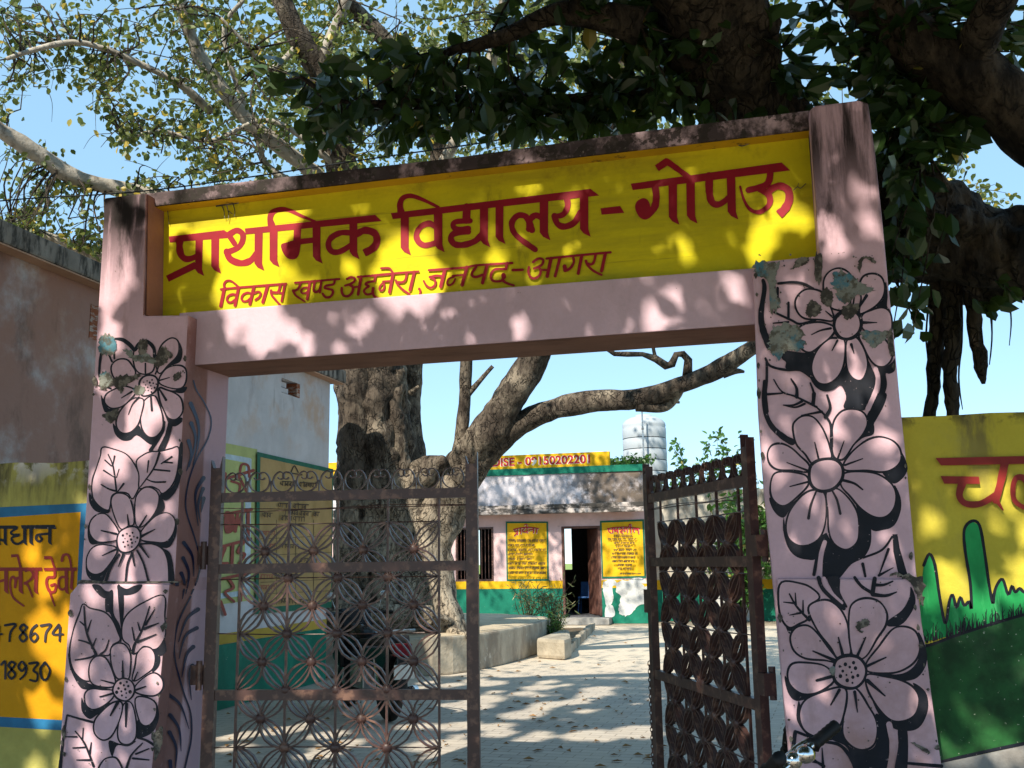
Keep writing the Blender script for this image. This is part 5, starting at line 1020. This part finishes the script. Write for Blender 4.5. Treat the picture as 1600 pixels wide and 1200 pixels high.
# ---- big fig tree in the yard
fig = thing('fig_tree', (-3.5, 12.6, .55), 'big pale barked fig tree spreading over the courtyard from the cement platform', 'tree')
tk_ = MB(); S = []
S += limb(tk_, PP('612,1020,15.6,250 612,975,15.9,185 610,900,16.1,155 600,820,16.1,136 588,740,16.1,118 582,650,16.1,110 580,580,16.1,106 572,480,16,95 552,360,15.8,76 533,262,15.6,50 516,150,15.4,42 470,66,15,34 440,0,14.8,30 412,-80,14.6,26'), 28, .2, 6, 2.4, .05)
limb(tk_, PP('556,985,15.7,70 552,900,15.75,58 550,800,15.7,54 552,700,15.7,52 556,600,15.7,50 562,500,15.8,44'), 14, .25)
S += limb(tk_, PP('696,1000,15.4,80 680,930,15.6,66 668,860,15.8,72 688,800,15.9,76 718,740,15.9,68 752,695,15.7,60 785,640,15.5,52 812,600,15.4,49 836,556,15.3,45 872,470,15,42 905,380,14.6,38 935,280,14,36 960,180,13.4,34 970,60,13,30'), 20, .2, 6, 2.4, .04)
limb(tk_, PP('640,985,15.5,60 650,920,15.6,46 655,850,15.7,44 652,800,15.8,40 645,760,15.9,20'), 12, .3)
S += limb(tk_, PP('640,770,16.6,70 636,680,16.8,46 640,590,17,40 650,480,17,52 685,380,16.8,44 698,320,16.4,38 686,240,16.2,32 666,190,16,30 645,120,15.8,28 590,50,15.5,26 540,0,15.3,24 500,-70,15,20'), 14, .2)
S += limb(tk_, PP('722,752,15.8,56 757,710,15.7,46 795,675,15.6,40 846,645,15.5,36 920,628,15.3,35 1000,622,15.1,31 1060,604,14.8,27 1120,578,14.5,27 1172,546,14.2,25 1240,500,13.8,24 1330,430,13.4,22 1420,350,13,18'), 16, .18)
limb(tk_, PP('995,632,15.1,22 1032,636,15,16 1049,626,15,18 1066,603,14.9,16'), 8)
limb(tk_, PP('1074,590,14.8,16 1076,562,14.8,13 1067,553,14.8,13 1057,554,14.8,12 1050,569,14.8,13 1041,572,14.8,13 1025,560,14.8,11 1004,554,14.8,9 980,554,14.8,8 960,553,14.8,8 948,545,14.8,6'), 8, .45, 1, 9)
limb(tk_, PP('1025,562,14.8,7 1021,545,14.8,6 1018,525,14.8,5'), 6); limb(tk_, PP('1130,585,14.5,12 1150,580,14.5,9 1163,581,14.5,4'), 6); limb(tk_, PP('1049,626,15,9 1062,629,15,4'), 6)
random.seed(5)
for x0, x1, y1, w0, w1 in ((540, 548, 640, 44, 26), (566, 560, 590, 50, 34), (592, 584, 700, 46, 20), (618, 606, 640, 40, 24), (640, 622, 720, 44, 26), (664, 640, 770, 40, 20), (530, 538, 800, 36, 16), (606, 596, 560, 30, 24), (628, 618, 580, 34, 26)):
    q = []
    for k in range(9):
        f_ = k/8; q.append((x0+(x1-x0)*f_+random.uniform(-6, 6)+(x0-600)*.35*max(0, 1-f_*5), 985+(y1-985)*f_, 15.62+.22*f_+random.uniform(-.06, .06), (w0+(w1-w0)*f_)*random.uniform(.8, 1.15)*(1+.8*max(0, 1-f_*6))))
    limb(tk_, q, 12, .35, 6, 4)
limb(tk_, PP('712,745,15.8,30 720,690,15.8,22 726,620,15.8,19 729,565,15.8,19 734,470,15.7,17 740,380,15.6,14'), 8)
limb(tk_, PP('730,618,15.8,10 748,597,15.8,8 770,572,15.8,6'), 6); limb(tk_, PP('640,615,15.9,9 655,604,15.9,6'), 6)
limb(tk_, PP('640,790,15.9,60 655,752,15.8,50 672,730,15.7,42 688,722,15.6,26 696,722,15.5,8'), 12, .3); limb(tk_, PP('520,985,15.6,40 480,1000,15.4,14 450,1004,15.2,6'), 8); limb(tk_, PP('695,985,15.3,40 720,992,14.9,16 745,996,14.6,6'), 8)
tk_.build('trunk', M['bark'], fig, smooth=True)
lb = MB()
S += limb(lb, PP('500,100,15.3,20 522,50,15.2,20 540,0,15.1,18 556,-60,15,14'), 8)
S += limb(lb, PP('530,330,15.8,40 480,262,15.6,26 400,200,15.2,24 332,120,14.9,22 300,60,14.7,20 282,0,14.5,18 270,-60,14.3,14'), 10)
S += limb(lb, PP('330,175,15,14 282,132,14.6,11 215,98,14.3,10 170,78,14.1,10 115,66,13.9,9 60,76,13.7,8 10,92,13.5,6'), 8)
S += limb(lb, PP('590,540,16,50 480,420,15.6,34 400,345,15.2,30 300,322,14.9,28 205,299,14.6,27 120,278,14.2,26 62,243,13.9,25 0,202,13.6,24 -80,150,13.2,20'), 12)
S += limb(lb, PP('410,345,15.3,16 300,420,15.6,20 170,405,15.9,20 95,376,15.7,16 20,352,15.5,12 -60,340,15.3,10'), 8)
S += limb(lb, PP('690,260,16,18 760,120,15.6,20 785,20,15.2,18 800,-60,15,16'), 8)
S += limb(lb, PP('560,330,15.7,16 430,270,15.4,12 400,210,15.2,10 350,60,15,9 380,0,14.8,8'), 8)
S += limb(lb, PP('470,66,15,14 420,110,14.6,9 385,70,14.2,7 345,28,14,5'), 6)
S += limb(lb, PP('560,290,15.6,14 430,190,15.1,8 330,220,14.8,7 250,205,14.6,6 190,220,14.4,4'), 6)
M['bark_limb'] = plaster('pale_limb_bark', (0.42, 0.38, 0.32), .2, [((0.12, 0.095, 0.07), 5, .5, .64, .8, (1, 1, .6), None), ((0.2, .17, .13), 14, .5, .7, .6, None, None)], .8)
lb.build('limb', M['bark_limb'], fig, smooth=True)
CL = [(40, 55, 70, 50), (130, 30, 80, 35), (60, 125, 60, 28), (215, 50, 70, 50), (315, 75, 70, 60), (395, 60, 50, 60), (350, 150, 60, 50), (425, 150, 60, 60), (262, 120, 55, 38), (335, 205, 60, 35), (250, 215, 50, 28), (205, 190, 45, 25), (150, 110, 40, 28), (440, 235, 60, 40), (385, 255, 60, 25), (335, 272, 55, 22), (230, 285, 40, 20),
      (58, 245, 40, 14), (95, 285, 40, 16), (125, 325, 40, 40), (60, 335, 40, 20), (15, 345, 30, 20), (140, 372, 25, 18), (0, 140, 30, 40), (470, 60, 40, 60), (560, 40, 60, 45), (560, 110, 50, 50), (640, 70, 50, 60), (700, 90, 50, 70), (760, 40, 50, 45), (720, 200, 60, 40), (600, 220, 60, 30), (530, 180, 40, 60), (20, 20, 60, 30), (280, 15, 60, 25), (170, 150, 30, 25)]
CL2 = [(830, 40, 70, 50), (905, 40, 70, 55), (880, 120, 60, 40), (960, 90, 60, 60), (1010, 150, 70, 40), (1080, 150, 60, 40), (1230, 50, 60, 60), (1260, 130, 40, 40), (1330, 80, 60, 60), (1400, 250, 50, 40), (1440, 305, 50, 40), (1500, 285, 60, 30), (1555, 300, 40, 25), (1400, 160, 60, 60), (1530, 30, 60, 40), (850, 190, 80, 30), (760, 215, 60, 30), (1480, 230, 60, 30)]
lv = Leaves(); tw = MB(); lv2 = []
for ci, (cx, cy, rx, ry) in enumerate(CL+CL2):
    far = ci >= len(CL); nt_ = (7 if not far else 5); D0 = (15.0 if not far else 14.0)
    for k in range(nt_):
        D = D0+random.uniform(-1.2, 1.4); e = dep(cx+random.gauss(0, .48)*rx, cy+random.gauss(0, .48)*ry, D)
        s_ = min(S, key=lambda q: (q-e).length+random.uniform(0, .8))
        if (s_-e).length > 3.2: s_ = e+(s_-e).normalized()*1.4
        c = twig(tw, s_, e, .011, .003)
        for j in range(20 if not far else 24):
            i = random.randint(len(c)//3, len(c)-1); p_ = c[i]+Vector((random.gauss(0, .10), random.gauss(0, .10), random.gauss(-.05, .10)))
            lv.rnd(p_, .105, .078, .9)
for cx, cy, rx, ry in CL:
    for k in range(4):
        D = 14.2+random.uniform(-1, 1.2); a_ = dep(cx+random.gauss(0, .5)*rx, cy+random.gauss(0, .5)*ry, D); b_ = dep(cx+random.gauss(0, .9)*rx, cy+random.gauss(0, .9)*ry, D+random.uniform(-.4, .4))
        s_ = min(S, key=lambda q: (q-a_).length); 
        if (s_-a_).length < 2.5: twig(tw, s_, a_, .018, .008)
        c = twig(tw, a_, b_, .009, .003, .2); e = c[len(c)//2]; twig(tw, e, e+Vector((random.gauss(0, .35), random.gauss(0, .2), random.gauss(-.1, .35))), .006, .002)
tw.build('twigs', M['bark_dark'], fig)
# the crown above and behind, out of the picture, that shades the school front
for k in range(3600):
    x, y, z = random.uniform(-9, 3.5), random.uniform(9.5, 17), random.uniform(9.6, 13.5)
    if noise.noise(Vector((x*.5, y*.5, z*.5))) < -.05: continue
    c0 = Vector((x, y, z))
    for j in range(6): lv.rnd(c0+Vector((random.gauss(0, .25), random.gauss(0, .25), random.gauss(0, .2))), .15, .11, .6)
for k in range(2200):  # unseen forward crown added for shade, opened where yard and trunk take sun
    x, y, z = random.uniform(-10, 2.5), random.uniform(3, 9.5), random.uniform(7.6, 12.5)
    if z < 2.4+.66*(y-CAM.y) or noise.noise(Vector((x*.8, y*.8, z*.8))) < 0.14: continue
    if -1.9 < x+.27*z < 3 and 9 < y+1.08*z < 19.5: continue
    zt, xt = z-(12.3-y)*.93, x+(12.3-y)*.25
    if -4.7 < xt < -2.3 and .4 < zt < 6 and random.random() < (.9 if zt < 3.4 else .5): continue
    c0 = Vector((x, y, z))
    for j in range(6):
        c1 = c0+Vector((random.gauss(0, .25), random.gauss(0, .25), random.gauss(0, .2)))
        if not sun_gap(c1): lv.rnd(c1, .15, .11, .6)
lv.build('crown', M['leaf_light'], fig)

# ---- banyan beside the gate
ban = thing('banyan_tree', (3.5, 2.6, 0), 'dark leaved banyan tree behind the right pillar with hanging aerial roots', 'tree')
bk = MB()
tr = [(3.52, 2.65, -.05, .62), (3.50, 2.62, .5, .44), (3.5, 2.6, 1.5, .37), (3.5, 2.6, 2.6, .36), (3.46, 2.58, 3.6, .40)]
tr += [tuple(dep(a, b_, d))+(r_,) for a, b_, d, r_ in ((1222, 262, 7.25, .34), (1172, 165, 7.05, .32), (1135, 80, 6.9, .36), (1108, 0, 6.75, .39), (1070, -120, 6.5, .36), (1000, -260, 6.2, .32))]
c = cat_open(tr, 12); bk.tube([p_[:3] for p_ in c], [p_[3] for p_ in c], 40, .28, True, 3.2, .07)
limb(bk, PP('1290,300,7.3,190 1372,318,7.25,185 1430,352,7.2,175 1500,388,7.15,150 1560,402,7.1,140 1625,405,7.0,138 1720,420,6.9,130 1850,470,6.8,120'), 34, .28, 10, 3.4, .05)
limb(bk, PP('1090,-110,6.8,120 1230,-120,6.7,95 1330,-40,6.6,85 1405,45,6.5,88 1490,108,6.4,100 1570,165,6.3,100 1660,245,6.2,95 1800,380,6.1,85'), 18, .2, 6, 2.5)
limb(bk, PP('1500,112,6.4,70 1530,60,6.2,60 1560,0,6,52 1600,-90,5.8,40'), 12, .2)
BL = limb(bk, PP('1160,120,7,60 1060,140,7,44 940,160,7,36 820,162,7.1,30 700,160,7.1,24 600,165,7.2,18 520,150,7.2,12 470,120,7.2,6'), 10, .15)
BL += limb(bk, PP('1000,40,6.6,60 880,20,6.6,36 780,60,6.7,22 660,90,6.9,12'), 10, .15)
BL += limb(bk, PP('1400,40,6.5,40 1400,120,6.6,22 1420,200,6.7,12'), 8, .15)
bt_ = MB(); bt_.v, bt_.f, bt_.mi = bk.v, bk.f, bk.mi
# boughs reaching out over the road, above the picture
for q in ([(2.9, 1.9, 6.2, .34), (1.6, -.5, 7.2, .26), (1.2, -1.6, 7.7, .18), (0.6, -2.6, 8.1, .08)], [(3.0, 1.9, 6.4, .32), (3.4, -1, 7.2, .25), (4.2, -3.5, 8.3, .14), (5.0, -5, 9.0, .08)], [(2.2, 1.5, 6.9, .25), (-.5, 1.2, 8.0, .18), (-3, .2, 8.2, .1)], [(4.6, 2.0, 6.3, .25), (6.0, -1, 7.2, .18), (7.5, -3.5, 8, .1)]):
    c = cat_open(q, 6); bt_.tube([p_[:3] for p_ in c], [p_[3] for p_ in c], 10, .15)
bt_.build('trunk', M['bark_dark'], ban, smooth=True)
for s_ in ('1468,430,7.2,30 1464,520,7.2,24 1460,590,7.2,21 1452,652,7.2,18 1450,690,7.2,15', '1486,430,7.1,32 1489,510,7.1,25 1484,580,7.1,22 1490,655,7.1,18 1494,700,7.1,15', '1518,430,7.0,30 1522,500,7.0,22 1531,560,7.0,20 1535,585,7.0,15 1537,600,7.0,5', '1500,450,7.15,6 1503,520,7.1,4 1498,590,7.1,3 1504,640,7.1,1.5', '1545,455,7.0,5 1550,520,7.0,3.5 1546,570,7.0,1.5', '1455,440,7.2,5 1447,520,7.2,3 1450,560,7.2,1.5', '1575,460,7.0,4 1580,500,7.0,2.5 1577,540,7.0,1.2'):
    m = MB(); limb(m, PP(s_), 9, .45, 5, 9); m.build('aerial_root', M['bark_dark'], ban, smooth=True)
dl = Leaves(); dt = MB()
DC = [(560, 170, 100, 50, 200), (490, 130, 40, 45, 70), (500, 200, 50, 35, 60), (640, 120, 70, 45, 110), (700, 160, 90, 45, 170), (800, 130, 90, 60, 190), (840, 185, 90, 32, 120), (900, 120, 80, 60, 170), (980, 110, 80, 60, 170), (960, 185, 70, 28, 70), (1070, 60, 80, 70, 120), (1060, 160, 80, 40, 110), (1180, 190, 70, 20, 40), (1250, 60, 60, 50, 70), (1260, 140, 40, 35, 50), (960, 20, 90, 40, 150), (850, 30, 70, 30, 70), (1120, 20, 70, 40, 60),
      (1320, 40, 60, 50, 100), (1400, 90, 60, 60, 140), (1390, 170, 40, 60, 120), (1440, 190, 60, 50, 150), (1400, 240, 40, 30, 60), (1500, 200, 50, 30, 70), (1450, 20, 90, 40, 130), (1560, 30, 60, 50, 110), (1540, 90, 50, 40, 70), (1580, 120, 40, 50, 60), (1395, 370, 20, 30, 30), (1405, 440, 22, 35, 45), (1420, 500, 22, 18, 14), (1395, 300, 12, 40, 20), (610, 190, 60, 28, 60), (760, 185, 60, 25, 60), (1490, 235, 40, 20, 24), (1330, 90, 40, 60, 90), (1370, 30, 60, 40, 90), (1440, 130, 70, 60, 140), (1390, 210, 30, 60, 90), (1520, 200, 40, 30, 50), (1470, 60, 60, 40, 90), (1590, 60, 40, 60, 90), (1540, 160, 60, 40, 60), (1400, 400, 18, 60, 60), (1395, 480, 14, 30, 30), (1010, 60, 60, 60, 90), (1130, 110, 70, 50, 60), (1230, 150, 40, 40, 50), (1440, 270, 50, 20, 30)]
for cx, cy, rx, ry, n_ in DC:
    for k in range(max(2, int(n_*(.75 if cx < 1300 else .62)/9))):
        D = 7.0+random.uniform(-.5, .5) if cx < 1300 else 6.6+random.uniform(-.4, .5)
        e = dep(cx+random.gauss(0, .6)*rx, cy+random.gauss(0, .6)*ry, D); s_ = min(BL, key=lambda q: (q-e).length)
        if (s_-e).length > 1.4: s_ = e+Vector((random.uniform(-.3, .3), random.uniform(-.2, .3), .45))
        c = twig(dt, s_, e, .010, .004, .2); ax = (e-s_).normalized()
        for j in range(9):
            i = random.randint(len(c)//2, len(c)-1); dl.rnd(c[i]+Vector((random.gauss(0, .05), random.gauss(0, .05), random.gauss(0, .05))), .165, .10, .5, ax*.6)
# two leafy sprays hanging under the right limb
for q in ('1400,440,6.9 1415,470,6.9 1430,505,6.8', '1505,450,6.8 1530,470,6.7 1560,478,6.6', '1520,425,6.8 1560,440,6.7 1580,455,6.6'):
    pts = [dep(*[float(x) for x in s_.split(',')]) for s_ in q.split()]; dt.tube(pts, [.01, .007, .004], 6)
    for j in range(8): dl.rnd(pts[1]+(pts[2]-pts[1])*random.uniform(-.6, 1), .15, .075, .3, (pts[2]-pts[0]).normalized())
# unseen crown over gate and road, gaps shaped to drop chosen sun flecks
cl = Leaves(); cnt = 0; tries = 0
TE = math.tan(SUN_EL)/math.cos(SUN_AZ)
def zgate(x, y, z): return z+y*TE, x-y*math.tan(SUN_AZ)      # where the leaf's shadow meets the gate plane
while cnt < 42000 and tries < 200000:                  # unseen leaves added close over the gate for crisp sun flecks
    tries += 1
    y = random.uniform(-7.2, -2.0); z0 = random.uniform(-.9, 4.3); z = z0-y*TE; x = random.uniform(-4.5, 7.5)+y*math.tan(SUN_AZ)
    if z < (2.2+.68*(y-CAM.y) if y > -5.2 else 3.2)+.25: continue
    p_ = Vector((x, y, z)); L_ = random.uniform(.11, .18)
    if rnd_gap(cl, p_, L_, L_*.66, .4): cnt += 1
cnt = 0; tries = 0
while cnt < 62000 and tries < 320000:
    tries += 1
    x, y = random.uniform(-6, 8.5), random.uniform(-8, 3.2)
    z = random.uniform(3.4, 11.5)
    lim = 2.3+.68*(y-CAM.y) if y > -5.5 else 3.6
    if z < max(lim, 3.6)+.25: continue
    z0, x0 = zgate(x, y, z)
    if y < 0 and -.9 < z0 < 4.2 and -4.5 < x0 < 7.5: continue
    p_ = Vector((x, y, z)); L_ = random.uniform(.12, .2)
    xl, yl = x+.27*z, y+1.08*z
    if yl > 9.3 and -7 < xl < 2.2 and random.random() < .95: continue
    if rnd_gap(cl, p_, L_, L_*.66, .4): cnt += 1
cl.build('crown', M['leaf_dark'], ban)
dt.build('twigs', M['bark_dark'], ban); dl.build('leaf_sprays', M['leaf_dark'], ban)

# ---- shrubs and climbers
def shrub(name, base, h, spread, ns, nl, L, W, mat, label, cat='shrub', narrow=False, lean=(0, 0)):
    t_ = thing(name, base, label, cat); sm = MB(); lf = Leaves(); base = Vector(base)
    for k in range(ns):
        a = random.uniform(0, 6.28); r_ = spread*random.random()**.5
        e = base+Vector((math.cos(a)*r_+lean[0], math.sin(a)*r_+lean[1], h*random.uniform(.55, 1)))
        c = twig(sm, base+Vector((random.uniform(-.06, .06), random.uniform(-.06, .06), 0)), e, .012, .003, .12)
        for j in range(nl):
            i = random.randint(2, len(c)-1); lf.rnd(c[i]+Vector((random.gauss(0, .05), random.gauss(0, .05), random.gauss(0, .05))), L, W, -.3 if narrow else .3)
    sm.build('stems', M['bark_dark'], t_); lf.build('foliage', mat, t_)
p_ = un(868, 1000, 2, .04); shrub('oleander_shrub', (p_.x, p_.y, .04), 1.2, .5, 22, 24, .13, .022, M['leaf_grey'], 'dusty narrow leaved shrub in the flower bed beside the school door', narrow=True)
p_ = un(840, 985, 2, .04); shrub('oleander_shrub', (p_.x-.2, p_.y, .04), 1.1, .5, 18, 22, .12, .022, M['leaf_grey'], 'smaller dry shrub between the tree platform and the school wall', narrow=True)
p_ = un(868, 1010, 2, .04); shrub('grass_tuft', (p_.x+.05, p_.y-.25, .04), .55, .16, 26, 10, .2, .014, M['leaf_bush'], 'green grass tuft at the front corner of the flower bed', 'grass', True)
shrub('climbing_bush', (2.3, 21.3, 0.0), 3.5, 1.2, 34, 42, .2, .11, M['leaf_bush'], 'bright green bush growing in front of the compound wall behind the open gate leaf', 'bush')
shrub('climbing_bush', (3.6, 21.2, 0.0), 3.7, .9, 22, 40, .2, .11, M['leaf_bush'], 'green bush close to the right pillar, rising over the compound wall', 'bush')
p_ = dep(1080, 742, 27.5); shrub('sapling', (p_.x, p_.y+.6, 0.0), p_.z+1.0, .95, 34, 34, .2, .10, M['leaf_bush'], 'slim sapling with loose leaves rising above the wall right of the water tank', 'tree')
p_ = dep(1135, 742, 27.5); shrub('sapling', (p_.x, p_.y+.8, 0.0), p_.z+1.3, .8, 30, 34, .2, .10, M['leaf_bush'], 'taller sapling beside the open gate leaf, topping the wall', 'tree')
p_ = un(978, 726, 1, 21.6); shrub('roof_creeper', (p_.x, 21.6, 3.8), .45, .75, 40, 24, .11, .07, M['leaf_bush'], 'dark creeper spilling along the roof edge below the water tank', 'creeper')
p_ = un(372, 1085, 2, 0); shrub('weed_clump', (p_.x+.15, p_.y, 0), .55, .35, 22, 14, .10, .05, M['leaf_bush'], 'green weeds at the foot of the classroom block wall', 'weeds')
